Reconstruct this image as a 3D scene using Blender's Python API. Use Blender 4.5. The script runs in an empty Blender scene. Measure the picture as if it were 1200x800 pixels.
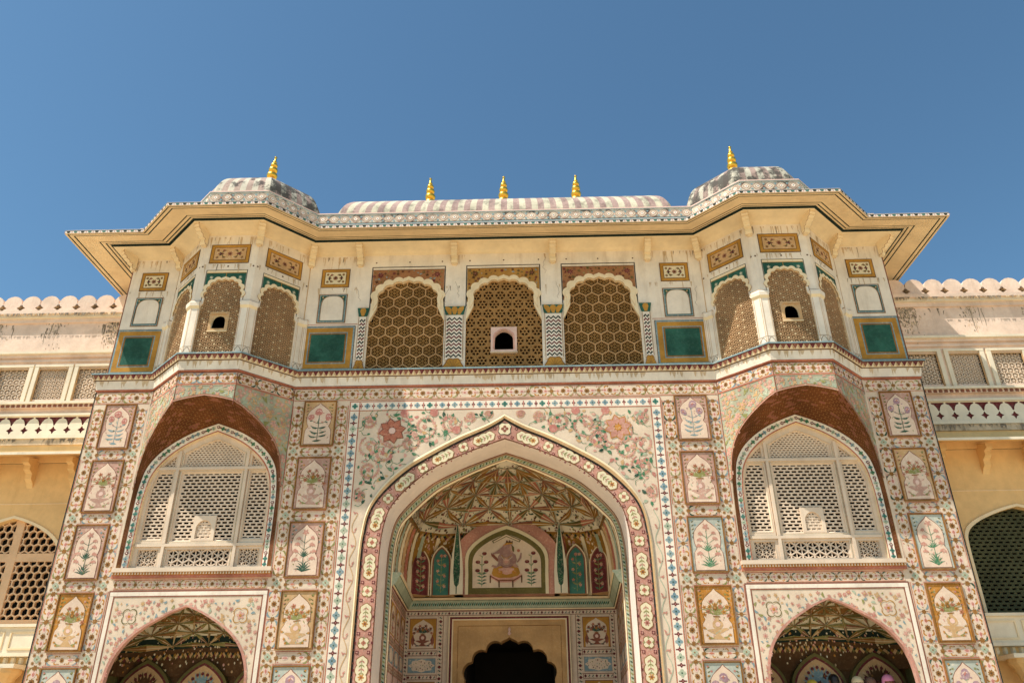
import bpy, math, random
from math import sin, cos, pi, sqrt, atan2, hypot
from mathutils import Vector, Matrix
from mathutils.geometry import tessellate_polygon

SC = bpy.context.scene
COL = SC.collection
rnd = random.Random(7)

# ------------------------------------------------------------------ camera
cam = bpy.data.cameras.new("camera")
camo = bpy.data.objects.new("camera", cam)
COL.objects.link(camo)
def aim(loc, pitch, roll, yaw):
    p, r, y = (math.radians(a) for a in (pitch, roll, yaw))
    f = Vector((sin(y)*cos(p), cos(y)*cos(p), sin(p)))
    ri = Vector((cos(y), -sin(y), 0)); up = ri.cross(f)
    r2 = ri*cos(r)+up*sin(r); u2 = -ri*sin(r)+up*cos(r)
    m = Matrix((r2, u2, -f)).transposed().to_4x4()
    m.translation = loc
    return m
camo.matrix_world = aim(Vector((0.502, -16.0, 1.6)), 27.29, -0.48, -1.18)
cam.sensor_width = 36.0
cam.lens = 36.0*920.0/1200.0
cam.clip_end = 3000
SC.camera = camo

# ------------------------------------------------------------------ sky, sun, exposure
SUN = Vector((-1.65, -1.0, 2.98)).normalized()
EL = math.asin(SUN.z); AZ = atan2(SUN.x, SUN.y)
w = bpy.data.worlds.new("World"); SC.world = w; w.use_nodes = True
nt = w.node_tree
sky = nt.nodes.new('ShaderNodeTexSky'); sky.sky_type = 'NISHITA'; sky.sun_disc = False
sky.sun_elevation = EL; sky.sun_rotation = AZ
sky.air_density = 1.0; sky.dust_density = 0.6; sky.ozone_density = 0.35; sky.altitude = 300
bg = nt.nodes['Background']; bg.inputs['Strength'].default_value = 0.118
tint = nt.nodes.new('ShaderNodeVectorMath'); tint.operation = 'MULTIPLY'; tint.inputs[1].default_value = (.72, 1.0, 1.04)   # the clear, slightly cyan sky of the place
nt.links.new(sky.outputs[0], tint.inputs[0]); nt.links.new(tint.outputs[0], bg.inputs['Color'])
sl = bpy.data.lights.new("sun", 'SUN'); sl.energy = 5.0; sl.angle = math.radians(0.55); sl.color = (1.0, 0.945, 0.86)
so = bpy.data.objects.new("sun", sl); COL.objects.link(so)
so.rotation_euler = (-SUN).to_track_quat('-Z', 'Y').to_euler()
SC.view_settings.view_transform = 'Standard'; SC.view_settings.look = 'None'
SC.view_settings.exposure = 0.25; SC.view_settings.gamma = 1.0
SC.view_settings.use_curve_mapping = False
SC.render.engine = 'CYCLES'
SC.cycles.max_bounces = 8; SC.cycles.diffuse_bounces = 5

# ------------------------------------------------------------------ materials
def srgb(h):
    h = h.lstrip('#'); out = []
    for i in (0, 2, 4):
        c = int(h[i:i+2], 16)/255.0
        out.append(c/12.92 if c <= .04045 else ((c+.055)/1.055)**2.4)
    return out
MATS = {}
def paint(name, hexc, mott=.14, fade=.22, rough=.85, grime=0.0, bump=.15, plaster='#e2d3b8', scale=1.0, gcol='#4a4034', glo=.52, ghi=.72, gmap=(2.6, 2.6, .35), gscale=1.3):
    """lime plaster paint: mottled, patchily faded to bare plaster, rain streaks"""
    fade = min(.75, fade*1.45)
    m = bpy.data.materials.new(name); m.use_nodes = True; t = m.node_tree; N = t.nodes; L = t.links
    b = N['Principled BSDF']; b.inputs['Roughness'].default_value = rough
    b.inputs['Specular IOR Level'].default_value = .2
    tc = N.new('ShaderNodeTexCoord')
    n1 = N.new('ShaderNodeTexNoise'); n1.inputs['Scale'].default_value = 1.7*scale; n1.inputs['Detail'].default_value = 7; n1.inputs['Roughness'].default_value = .65
    n2 = N.new('ShaderNodeTexNoise'); n2.inputs['Scale'].default_value = 21*scale; n2.inputs['Detail'].default_value = 5; n2.inputs['Roughness'].default_value = .7
    L.new(tc.outputs['Object'], n1.inputs['Vector']); L.new(tc.outputs['Object'], n2.inputs['Vector'])
    c = srgb(hexc)
    def rgb(col): 
        x = N.new('ShaderNodeRGB'); x.outputs[0].default_value = (*col, 1); return x.outputs[0]
    def mix(fac, a, bb, mode='MIX'):
        x = N.new('ShaderNodeMix'); x.data_type = 'RGBA'; x.blend_type = mode
        if isinstance(fac, float): x.inputs[0].default_value = fac
        else: L.new(fac, x.inputs[0])
        L.new(a, x.inputs[6]); L.new(bb, x.inputs[7]); return x.outputs[2]
    def ramp(src, lo, hi, vlo=0., vhi=1.):
        x = N.new('ShaderNodeMapRange'); x.interpolation_type = 'SMOOTHSTEP'
        x.inputs[1].default_value = lo; x.inputs[2].default_value = hi; x.inputs[3].default_value = vlo; x.inputs[4].default_value = vhi
        L.new(src, x.inputs[0]); return x.outputs[0]
    dk = [v*(1-mott*1.7) for v in c]; lt = [min(1, v*(1+mott)) for v in c]
    col = mix(ramp(n1.outputs[0], .32, .68), rgb(dk), rgb(lt))
    if fade > 0:
        pw = N.new('ShaderNodeMath'); pw.operation = 'MULTIPLY'
        L.new(ramp(n2.outputs[0], .48, .72), pw.inputs[0]); L.new(ramp(n1.outputs[0], .3, .7, .35*fade*2, fade*2.2), pw.inputs[1]); pw.use_clamp = True
        col = mix(pw.outputs[0], col, rgb(srgb(plaster)))
    if grime > 0:
        mp = N.new('ShaderNodeMapping'); mp.inputs['Scale'].default_value = gmap
        L.new(tc.outputs['Object'], mp.inputs['Vector'])
        n3 = N.new('ShaderNodeTexNoise'); n3.inputs['Scale'].default_value = gscale; n3.inputs['Detail'].default_value = 9; n3.inputs['Roughness'].default_value = .72
        L.new(mp.outputs[0], n3.inputs['Vector'])
        g = ramp(n3.outputs[0], glo, ghi, 0., grime)
        col = mix(g, col, rgb(srgb(gcol)))
    L.new(col, b.inputs['Base Color'])
    if bump > 0:
        bp = N.new('ShaderNodeBump'); bp.inputs['Strength'].default_value = bump; bp.inputs['Distance'].default_value = .02
        L.new(n2.outputs[0], bp.inputs['Height']); L.new(bp.outputs[0], b.inputs['Normal'])
    MATS[name] = m
    return m

paint('cream', '#dcc5aa', .08, .14, plaster='#efe0c8', grime=.22, gcol='#9a7f60')
paint('panel_cream', '#dfc2a8', .07, .25, plaster='#efe0c8')
paint('white_plaster', '#eddfca', .07, .10, grime=.34, gcol='#a2835f', glo=.46, ghi=.74, bump=.25)
paint('pale_plaster', '#f0e0d2', .05, .0, grime=.10, gcol='#b89c80')
paint('buff', '#ecd0a4', .07, .06, grime=.18, gcol='#a8753c')
paint('buff_light', '#ecd6ae', .06, .05, grime=.12, gcol='#b88a52')
paint('ochre', '#b78438', .16, .10, plaster='#cfa868')
paint('ochre_dark', '#a07430', .12, .12, plaster='#b38c50')
paint('teal', '#2d5a4a', .24, .16, plaster='#54786a')
paint('teal_bright', '#44786a', .12, .08, plaster='#7d9a8a')
paint('terracotta', '#b97158', .14, .20, plaster='#d8b294')
paint('red_brown', '#8a5542', .16, .15, plaster='#c09074')
paint('brick_red', '#6c3f20', .20, .06, plaster='#a5663f')
paint('mortar', '#9c7444', .12, .0)
paint('maroon', '#6e3030', .15, .14, plaster='#b58f80')
paint('pink', '#d59f8c', .12, .22)
paint('pink_deep', '#c28a77', .14, .22)
paint('pink_pale', '#e3bfae', .08, .2)
paint('rose', '#c07c6e', .12, .22)
paint('hood_ground', '#a9a68b', .14, .25, plaster='#c4bda2')
paint('orange', '#bd7f33', .12, .2)
paint('brown', '#8f6230', .15, .15, plaster='#c8a878')
paint('brown_dark', '#5d3f24', .15, .1, plaster='#a58a64')
paint('dark_line', '#33302b', .1, .10, plaster='#8a7a66')
paint('black_green', '#20302a', .1, .05, plaster='#6a7060')
paint('green', '#477a56', .12, .2)
paint('green_dark', '#2f5240', .14, .16)
paint('olive', '#8d8a50', .12, .2)
paint('olive_dark', '#6b6236', .14, .12, plaster='#a5966a')
paint('sage', '#a7b095', .10, .25)
paint('blue_grey', '#7f9698', .10, .22)
paint('blue', '#78929a', .12, .2)
paint('lilac', '#a8858c', .12, .22)
paint('yellow_cream', '#e4d4ae', .06, .15)
paint('tan', '#c8a070', .10, .18)
paint('jali_tan', '#be9566', .12, .10, plaster='#d6b88c')
paint('jali_ochre', '#8f6a3a', .12, .08, plaster='#c8a56a')
paint('jali_cream', '#dfc8ae', .07, .10, grime=.25, gcol='#a98a70')
paint('dusty_pink', '#bd9380', .12, .25)
paint('dusty_ochre', '#c9a263', .12, .25)
paint('dusty_grey', '#b2b5a6', .10, .3)
paint('star_cream', '#cbae84', .05, .1)
paint('stone_warm', '#c39a66', .12, .12, plaster='#d9bd92', grime=.3, gcol='#8a6238')
paint('wing_plaster', '#e9ccb4', .10, .18, plaster='#f0e0cc', grime=.34, gcol='#8c6c4c', bump=.35, scale=.8, glo=.5, ghi=.78)
paint('wing_stain', '#d8bd9a', .16, .2, plaster='#e6d5bb', grime=.85, gcol='#57483a', bump=.4, scale=.9, glo=.5, ghi=.7)
paint('wing_yellow', '#e2bd84', .07, .06, plaster='#e4c48c', grime=.2, gcol='#a8742e', bump=.2)
paint('wing_trim', '#e8d9bd', .06, .08, grime=.2, gcol='#7a6046')
paint('jali_dark_green', '#4c4c33', .15, .08, plaster='#746c4c')
paint('dome_white', '#cdc2ac', .10, .3, plaster='#b8b49c', grime=.88, gcol='#3a3833', bump=.4, glo=.50, ghi=.62, gmap=(1, 1, .8), gscale=3.0)
paint('brown_gold', '#a06e48', .15, .12, plaster='#c09a70')
paint('ochre_gold', '#ad7f40', .14, .12, plaster='#c8a468')
paint('dome_pink_stained', '#a98f82', .15, .3, plaster='#b8a698', grime=.93, gcol='#4a463f', bump=.45, glo=.43, ghi=.55, gmap=(1, 1, .8), gscale=3.4)
paint('dome_white_stained', '#c6bda8', .12, .3, plaster='#a8a48e', grime=.93, gcol='#4a463f', bump=.45, glo=.43, ghi=.55, gmap=(1, 1, .8), gscale=3.4)
paint('dome_pink', '#b29888', .12, .3, plaster='#c8b4a4', grime=.88, gcol='#3a3431', bump=.4, glo=.50, ghi=.62, gmap=(1, 1, .8), gscale=3.0)
paint('vault_white', '#e8dcc0', .06, .15)
paint('vault_white_clean', '#d8cdb0', .10, .35, plaster='#b8b098', grime=.62, gcol='#5a554a', bump=.3, glo=.45, ghi=.64, gmap=(1.5, 1.5, 1.2), gscale=1.9)
paint('vault_pink_clean', '#b3958a', .12, .35, plaster='#cbb6a6', grime=.55, gcol='#5a4a46', bump=.3, glo=.45, ghi=.64, gmap=(1.5, 1.5, 1.2), gscale=1.9)
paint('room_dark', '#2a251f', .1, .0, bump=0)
paint('ground_stone', '#c8b596', .08, .2, plaster='#e2d6c0', grime=.12, gcol='#a08c70', scale=.6)
def simple(name, hexc, rough=.5, metal=0.0, noise=0.0):
    m = bpy.data.materials.new(name); m.use_nodes = True; b = m.node_tree.nodes['Principled BSDF']
    b.inputs['Base Color'].default_value = (*srgb(hexc), 1); b.inputs['Roughness'].default_value = rough; b.inputs['Metallic'].default_value = metal
    if noise:
        N = m.node_tree.nodes; n = N.new('ShaderNodeTexNoise'); n.inputs['Scale'].default_value = 9; n.inputs['Detail'].default_value = 4
        r = N.new('ShaderNodeMapRange'); r.inputs[3].default_value = rough-noise; r.inputs[4].default_value = rough+noise
        tc = N.new('ShaderNodeTexCoord'); m.node_tree.links.new(tc.outputs['Object'], n.inputs['Vector'])
        m.node_tree.links.new(n.outputs[0], r.inputs[0]); m.node_tree.links.new(r.outputs[0], b.inputs['Roughness'])
    MATS[name] = m
simple('gilt', '#f2bd48', .34, .9, .12)
paint('jali_bay', '#b38f68', .12, .10, plaster='#cfae84')
paint('jali_brown', '#a37a48', .12, .10, plaster='#c8a570')
paint('wing_screen', '#d9b48c', .08, .08)
paint('figure_tone', '#a37e74', .14, .12)
paint('stain_soft', '#cbb08c', .12, .35)
paint('damp', '#8a7a66', .25, .5, plaster='#b9a48c')
simple('skin', '#8d5a3c', .55); simple('hair', '#17120f', .5)
simple('cloth_pink', '#e58fae', .8); simple('cloth_yellow', '#c8ab38', .8); simple('cloth_cream', '#d8c49a', .8)
simple('cloth_brown', '#7a5a48', .8); simple('cloth_blue', '#34435c', .8); simple('cloth_white', '#d8d4cc', .8); simple('cloth_red', '#8a2f2f', .8)
simple('eye_dark', '#120c0a', .3); simple('lip', '#7a3f38', .5)

# ------------------------------------------------------------------ mesh building
LH = .0022
class Fr:
    """a plane in the world: u to the right, v up, h out of the surface"""
    def __init__(s, o, U=(1, 0, 0), V=(0, 0, 1), Nn=None):
        s.o = Vector(o); s.U = Vector(U).normalized(); s.V = Vector(V).normalized()
        s.N = Vector(Nn).normalized() if Nn is not None else s.U.cross(s.V).normalized()
    def pt(s, u, v, h=0.): return s.o + s.U*u + s.V*v + s.N*h
class MB:
    def __init__(s): s.v = []; s.f = []; s.m = []; s.names = []
    def mi(s, n):
        if n not in s.names: s.names.append(n)
        return s.names.index(n)
    def poly(s, pts, mat):
        k = len(s.v); s.v.extend([tuple(p) for p in pts]); s.f.append(tuple(range(k, k+len(pts)))); s.m.append(s.mi(mat))
    def quad(s, a, b, c, d, mat): s.poly((a, b, c, d), mat)
    def grid(s, rows, mat):
        """rows of points sharing vertices; mat is a name or a function (i, j)"""
        k = len(s.v); n = len(rows[0])
        for r in rows: s.v.extend([tuple(p) for p in r])
        for i in range(len(rows)-1):
            for j in range(n-1):
                a = k+i*n+j
                s.f.append((a, a+1, a+n+1, a+n)); s.m.append(s.mi(mat if isinstance(mat, str) else mat(i, j)))
    def box(s, x0, x1, y0, y1, z0, z1, mat, skip=''):
        s.fbox(Fr((0, 0, 0), (1, 0, 0), (0, 0, 1), (0, -1, 0)), x0, x1, z0, z1, -y1, -y0, mat, skip)
    def fbox(s, fr, u0, u1, v0, v1, h0, h1, mat, skip=''):
        P = fr.pt; k = len(s.v)
        s.v.extend([tuple(P(u, v, h)) for h in (h0, h1) for v in (v0, v1) for u in (u0, u1)])
        mi = s.mi(mat)
        for nm, q in (('b', (0, 2, 3, 1)), ('f', (4, 5, 7, 6)), ('d', (0, 1, 5, 4)), ('t', (2, 6, 7, 3)), ('l', (0, 4, 6, 2)), ('r', (1, 3, 7, 5))):
            if nm in skip: continue
            s.f.append(tuple(k+i for i in q)); s.m.append(mi)
    def holed(s, fr, outer, holes, h, mat):
        loops = [[Vector((p[0], p[1], 0)) for p in l] for l in [outer]+list(holes)]
        flat = [p for l in loops for p in l]; k = len(s.v)
        s.v.extend([tuple(fr.pt(p.x, p.y, h)) for p in flat]); mi = s.mi(mat)
        for t in tessellate_polygon(loops):
            s.f.append(tuple(k+i for i in t)); s.m.append(mi)
    def side(s, fr, loop, h0, h1, mat, closed=True):
        n = len(loop)
        for i in range(n if closed else n-1):
            a, b = loop[i], loop[(i+1) % n]
            s.quad(fr.pt(a[0], a[1], h0), fr.pt(b[0], b[1], h0), fr.pt(b[0], b[1], h1), fr.pt(a[0], a[1], h1), mat)
    def slab(s, fr, outer, holes, h0, h1, mat, edge=None):
        s.holed(fr, outer, holes, h1, mat)
        for l in [outer]+list(holes): s.side(fr, l, h0, h1, edge or mat)
    def bar(s, fr, p, q, wd, h0, h1, mat):
        dx, dy = q[0]-p[0], q[1]-p[1]; l = hypot(dx, dy)
        if l < 1e-6: return
        h1 += (len(s.f) % 11)*.0004
        nx, ny = -dy/l*wd/2, dx/l*wd/2; P = fr.pt
        k = len(s.v); c = [(p[0]+nx, p[1]+ny), (p[0]-nx, p[1]-ny), (q[0]-nx, q[1]-ny), (q[0]+nx, q[1]+ny)]
        s.v.extend([tuple(P(a, b, h1)) for a, b in c]+[tuple(P(a, b, h0)) for a, b in c]); mi = s.mi(mat)
        for f in ((0, 1, 2, 3), (1, 5, 6, 2), (0, 3, 7, 4)):
            s.f.append(tuple(k+i for i in f)); s.m.append(mi)
    def lathe(s, c, prof, n, mat):
        rows = [[(c[0]+r*cos(2*pi*j/n), c[1]+r*sin(2*pi*j/n), c[2]+z) for j in range(n+1)] for r, z in prof]
        s.grid(rows, mat)
    def paint(s, P, f, base=1, lh=LH):
        """lay the flat coloured shapes of a Paint on the surface f(u, v, h)"""
        for i, (poly, mat, lay) in enumerate(P.items):
            s.poly([f(u, v, (base+lay)*lh+.0006+(i % 19)*.0001) for u, v in poly], mat)
        for i, (outer, holes, mat, lay) in enumerate(P.hol):
            fr = f.__self__; s.holed(fr, outer, holes, (base+lay)*lh+.0006+(i % 13)*.00012, mat)
    def obj(s, name, parent=None, smooth=False, label=None):
        me = bpy.data.meshes.new(name); me.from_pydata(s.v, [], s.f)
        for n in s.names: me.materials.append(MATS[n])
        me.polygons.foreach_set('material_index', s.m)
        if smooth: me.polygons.foreach_set('use_smooth', [True]*len(s.f))
        me.update()
        o = bpy.data.objects.new(name, me); COL.objects.link(o)
        if parent is not None: o.parent = parent
        if label: o['label'] = label
        return o
def empty(name, loc, label, cat, group=None):
    o = bpy.data.objects.new(name, None); COL.objects.link(o); o.location = loc
    o['label'] = label; o['category'] = cat
    if group: o['group'] = group
    return o

# ------------------------------------------------------------------ painted ornament (flat shapes, drawn in layers)
class Paint:
    def __init__(s): s.items = []; s.hol = []; s.T = None; s.wob = None
    def add(s, pts, mat, lay=0):
        if s.T: pts = [s.T(*p) for p in pts]
        if s.wob:
            k, p0 = s.wob; pts = [(u+k*(sin(9*u+13*v+p0)+.6*sin(23*v-7*u+2*p0)), v+k*(sin(11*v-8*u+1.7*p0)+.6*sin(19*u+5*v+p0))) for u, v in pts]
        s.items.append((pts, mat, lay))
    def rect(s, u0, u1, v0, v1, mat, lay=0): s.add([(u0, v0), (u1, v0), (u1, v1), (u0, v1)], mat, lay)
    def frame(s, u0, u1, v0, v1, wd, mat, lay=0):
        s.rect(u0, u1, v0, v0+wd, mat, lay); s.rect(u0, u1, v1-wd, v1, mat, lay)
        s.rect(u0, u0+wd, v0+wd, v1-wd, mat, lay); s.rect(u1-wd, u1, v0+wd, v1-wd, mat, lay)
    def ring(s, outer, hole, mat, lay=0): s.hol.append((outer, [hole], mat, lay))
    def disc(s, c, r, mat, lay=0, n=7, sx=1., sy=1., rot=0.):
        a0 = rnd.random()*6
        s.add([(c[0]+r*(sx*cos(a)*cos(rot)-sy*sin(a)*sin(rot)), c[1]+r*(sx*cos(a)*sin(rot)+sy*sin(a)*cos(rot))) for a in [a0+2*pi*i/n for i in range(n)]], mat, lay)
    def flower(s, c, r, mat, lay=0, n=6, cen=None, rot=0., deep=.3):
        pts = []
        for i in range(n*3):
            a = rot+2*pi*i/(n*3); rr = r*(1 if i % 3 else 1-deep*1.6)
            pts.append((c[0]+rr*cos(a-.1), c[1]+rr*sin(a-.1)))
        s.add(pts, mat, lay)
        if cen: s.disc(c, r*.36, cen, lay+1, 6)
    def cres(s, c, r, ang, mat, lay=0, span=3.6, wd=.42, n=6):
        out = []; inn = []
        for i in range(n+1):
            t = i/n; a = ang-span/2+span*t; k = wd*sin(pi*t)
            out.append((c[0]+r*cos(a), c[1]+r*sin(a))); inn.append((c[0]+r*(1-k-.12)*cos(a), c[1]+r*(1-k-.12)*sin(a)))
        s.add(out+inn[::-1], mat, lay)
    def leaf(s, p, q, wd, mat, lay=0, bend=0.):
        dx, dy = q[0]-p[0], q[1]-p[1]; l = hypot(dx, dy) or 1e-6; nx, ny = -dy/l, dx/l
        def at(t, k): 
            b = bend*l*sin(pi*t)
            return (p[0]+dx*t+nx*(k+b), p[1]+dy*t+ny*(k+b))
        s.add([at(0, 0), at(.3, wd*.45), at(.6, wd*.5), at(1, 0), at(.6, -wd*.5), at(.3, -wd*.45)], mat, lay)
    def stroke(s, pts, wd, mat, lay=0):
        n = len(pts); L = []; R = []
        for i in range(n):
            a = pts[max(0, i-1)]; b = pts[min(n-1, i+1)]; dx, dy = b[0]-a[0], b[1]-a[1]; l = hypot(dx, dy) or 1e-6
            L.append((pts[i][0]-dy/l*wd/2, pts[i][1]+dx/l*wd/2)); R.append((pts[i][0]+dy/l*wd/2, pts[i][1]-dx/l*wd/2))
        for i in range(n-1): s.add([L[i], R[i], R[i+1], L[i+1]], mat, lay)

def crom(pts, k=5):
    """smooth curve through points"""
    out = []
    for i in range(len(pts)-1):
        p0 = pts[max(0, i-1)]; p1 = pts[i]; p2 = pts[i+1]; p3 = pts[min(len(pts)-1, i+2)]
        for j in range(k):
            t = j/k
            out.append(tuple(.5*(2*b+(c-a)*t+(2*a-5*b+4*c-d)*t*t+(3*b-a-3*c+d)*t**3) for a, b, c, d in zip(p0, p1, p2, p3)))
    out.append(tuple(pts[-1])); return out
def arch(half, cx=0., k=4):
    """closed outline from the right half of an arch listed apex -> foot"""
    h = crom(half, k)
    return [(cx+x, z) for x, z in h][::-1]+[(cx-x, z) for x, z in h[1:]]
def cusped(base, nl, bulge, cx=0., k=5, foot=()):
    """multifoil arch: base = right half curve foot -> apex, nl lobes, ogee tip; foot = straight points below"""
    c = crom(base, 8); d = [0]
    for a, b in zip(c, c[1:]): d.append(d[-1]+hypot(b[0]-a[0], b[1]-a[1]))
    def at(t):
        t *= d[-1]
        for i in range(len(c)-1):
            if d[i+1] >= t-1e-9:
                f = (t-d[i])/(d[i+1]-d[i]) if d[i+1] > d[i] else 0
                return (c[i][0]+(c[i+1][0]-c[i][0])*f, c[i][1]+(c[i+1][1]-c[i][1])*f)
        return c[-1]
    half = list(foot); N = nl+.5
    for j in range(nl):
        p, q = at(j/N), at((j+1)/N); dx, dy = q[0]-p[0], q[1]-p[1]; l = hypot(dx, dy)
        for i in range(k):
            t = i/k; b = bulge*l*sin(pi*t)**.7
            half.append((p[0]+dx*t+dy/l*b, p[1]+dy*t-dx/l*b))
    p, q = at(nl/N), c[-1]; tip = (0, q[1]+bulge*.9*hypot(p[0], q[1]-p[1])*1.6)
    for i in range(k):
        t = i/k; half.append((p[0]*(1-t)+bulge*p[0]*.8*sin(pi*min(1, t*1.3))*(1-t), p[1]+(tip[1]-p[1])*(t**1.0)*.95))
    half.append(tip)
    return [(cx+x, z) for x, z in half]+[(cx-x, z) for x, z in half[::-1][1:]]
def offset_arch(loop, cx, dx, dz):
    """grow an arch outline about its centre line"""
    return [((p[0]-cx)*dx+cx, p[1]+dz) for p in loop]

def band(P, p, q, wd, seed=0, ground='cream', edge='terracotta', lay=0, unit=.52, bare=False):
    """running border: cartouches of orange curls between brown rosettes"""
    r = random.Random(seed); dx, dy = q[0]-p[0], q[1]-p[1]; L = hypot(dx, dy); ux, uy = dx/L, dy/L
    def M(s, t): return (p[0]+ux*s-uy*t, p[1]+uy*s+ux*t)
    old = P.T; P.T = M if old is None else (lambda s, t: old(*M(s, t)))
    h = wd/2; P.wob = (.0035, seed*1.7)
    if not bare:
        P.add([(0, -h), (L, -h), (L, h), (0, h)], ground, lay)
        for s in (-1, 1):
            P.add([(0, s*h), (L, s*h), (L, s*(h-.016)), (0, s*(h-.016))], edge, lay+1)
            P.add([(0, s*(h-.032)), (L, s*(h-.032)), (L, s*(h-.038)), (0, s*(h-.038))], 'pink', lay+1)
    n = max(1, round(L/unit)); ul = L/n; k = wd/.30
    lf = r.choice(['olive', 'olive', 'olive', 'blue_grey'] if p[0] < 0 else ['blue_grey', 'olive', 'blue', 'green_dark'])
    for i in range(n):
        s = (i+.5)*ul+r.uniform(-.012, .012); a = ul/.52*r.uniform(.94, 1.05); k = wd/.30*r.uniform(.92, 1.08)
        P.flower((s, 0), .058*k, 'brown', lay+2, 8, 'brown_dark', r.random(), .2)
        for su in (-1, 1):
            for sv in (-1, 1):
                if r.random() < .04: continue
                P.cres((s+su*.088*a, sv*.062*k), .050*k, atan2(sv*.6, su)+.3*su*sv, 'orange', lay+1, 4.3, .5)
                P.cres((s+su*.175*a, sv*.060*k), .070*k, atan2(sv*.8, su*.5), lf, lay+1, 2.7, .48)
                if r.random() < .9: P.disc((s+su*.045*a, sv*.092*k), .017*k, 'brown', lay+1, 5)
            P.disc((s+su*.125*a, 0), .07*k, 'pink_pale', lay+1, 8, 1.1, .7); P.leaf((s+su*.085*a, 0), (s+su*.16*a, 0), .050*k, 'rose' if r.random() < .8 else 'terracotta', lay+2)
            P.leaf((s+su*.155*a, 0), (s+su*.215*a, 0), .022*k, 'brown', lay+1)
            for sv in (-1, 1): P.disc((s+su*.222*a, sv*.088*k), .018*k, 'rose', lay+1, 5)
    for i in range(n+1):
        s = min(max(i*ul, .04), L-.04)
        P.flower((s, 0), .054*k, 'brown', lay+2, 7, None, r.random(), .2)
        for sv in (-1, 1):
            P.leaf((s, sv*.045*k), (s, sv*.10*k), .018, 'brown', lay+1); P.disc((s, sv*.105*k), .011, 'rose', lay+1, 5)
    P.T = old; P.wob = None

def plant_poppy(P, u, v, w, h, bl, lf, lay, r):
    P.stroke([(u, v+.04*h), (u, v+.62*h)], .013, lf, lay)
    P.leaf((u-.14*w, v+.05*h), (u+.14*w, v+.05*h), .05*h, lf, lay)
    for i, t in enumerate((.16, .26, .38)):
        for s in (-1, 1):
            P.leaf((u, v+t*h), (u+s*.34*w*(1-t*.5), v+(t+.05)*h), .045*h, lf, lay, -.12*s)
    for s, (du, dv) in ((.9, (-.26, .64)), (.9, (.26, .62)), (1.1, (0, .80))):
        P.stroke([(u, v+.48*h), (u+du*w*.6, v+(dv-.12)*h), (u+du*w, v+(dv-.04)*h)], .010, lf, lay)
        c = (u+du*w+r.uniform(-.03, .03)*w, v+(dv+r.uniform(-.03, .03))*h); P.disc(c, .115*w*s, bl, lay+1, 9, 1, 1.15, r.uniform(-.5, .5)); P.cres((c[0], c[1]-.02*h), .09*w*s, 1.57+r.uniform(-.4, .4), 'pink_pale', lay+2, 2.4, .3); P.leaf((c[0]-.03*w, c[1]-.03*h), (c[0]+.02*w, c[1]+.05*h), .05*w, 'rose', lay+2)
        P.leaf((u+du*w-.05*w, v+(dv-.09)*h), (u+du*w+.05*w, v+(dv-.09)*h), .03*h, lf, lay)
    for s in (-1, 1):
        for t in (.52, .74): P.disc((u+s*.13*w, v+t*h), .014, bl, lay+1, 5, 1.5, 1)
def plant_vase(P, u, v, w, h, bl, lf, vs, lay, r):
    P.add([(u-.22*w, v+.03*h), (u+.22*w, v+.03*h), (u+.09*w, v+.09*h), (u+.06*w, v+.15*h), (u-.06*w, v+.15*h), (u-.09*w, v+.09*h)], vs, lay)
    P.add([(u-.30*w, v+.22*h), (u-.10*w, v+.14*h), (u+.10*w, v+.14*h), (u+.30*w, v+.22*h), (u+.24*w, v+.24*h), (u-.24*w, v+.24*h)], vs, lay)
    P.disc((u, v+.33*h), .15*w, vs, lay, 10, 1, .95)
    P.rect(u-.06*w, u+.06*w, v+.40*h, v+.47*h, vs, lay); P.rect(u-.11*w, u+.11*w, v+.465*h, v+.485*h, 'brown', lay+1)
    P.disc((u, v+.33*h), .07*w, 'pink_pale', lay+1, 7)
    for i in range(13):
        a = pi*(.04+.92*i/12); rr = (.33+.06*((i*7) % 3))*w
        P.leaf((u, v+.49*h), (u+rr*1.15*cos(a), v+.52*h+rr*1.08*sin(a)*h/w*.62), .036*w, lf, lay, .08*(1 if i < 6 else -1))
    for i in range(11):
        a = pi*(-.05+1.1*i/10); rr = (.22 if i % 2 else .36)*w
        P.flower((u+rr*cos(a), v+.54*h+rr*sin(a)*.72*h/w*.9), .066*w, bl if i % 3 else 'terracotta', lay+1, 5, 'brown', r.random())
    P.flower((u, v+.62*h), .07*w, 'brown', lay+2, 6, 'orange')
    for s in (-1, 1):
        for (du, dv) in ((.32, .12), (.36, .26), (.26, .05)):
            P.flower((u+s*du*w, v+dv*h), .038*w, bl, lay+1, 5); P.leaf((u+s*(du-.07)*w, v+(dv-.02)*h), (u+s*du*w, v+dv*h), .03*w, lf, lay)
        P.leaf((u+s*.10*w, v+.045*h), (u+s*.30*w, v+.10*h), .035*h, lf, lay, -.1*s)
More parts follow.
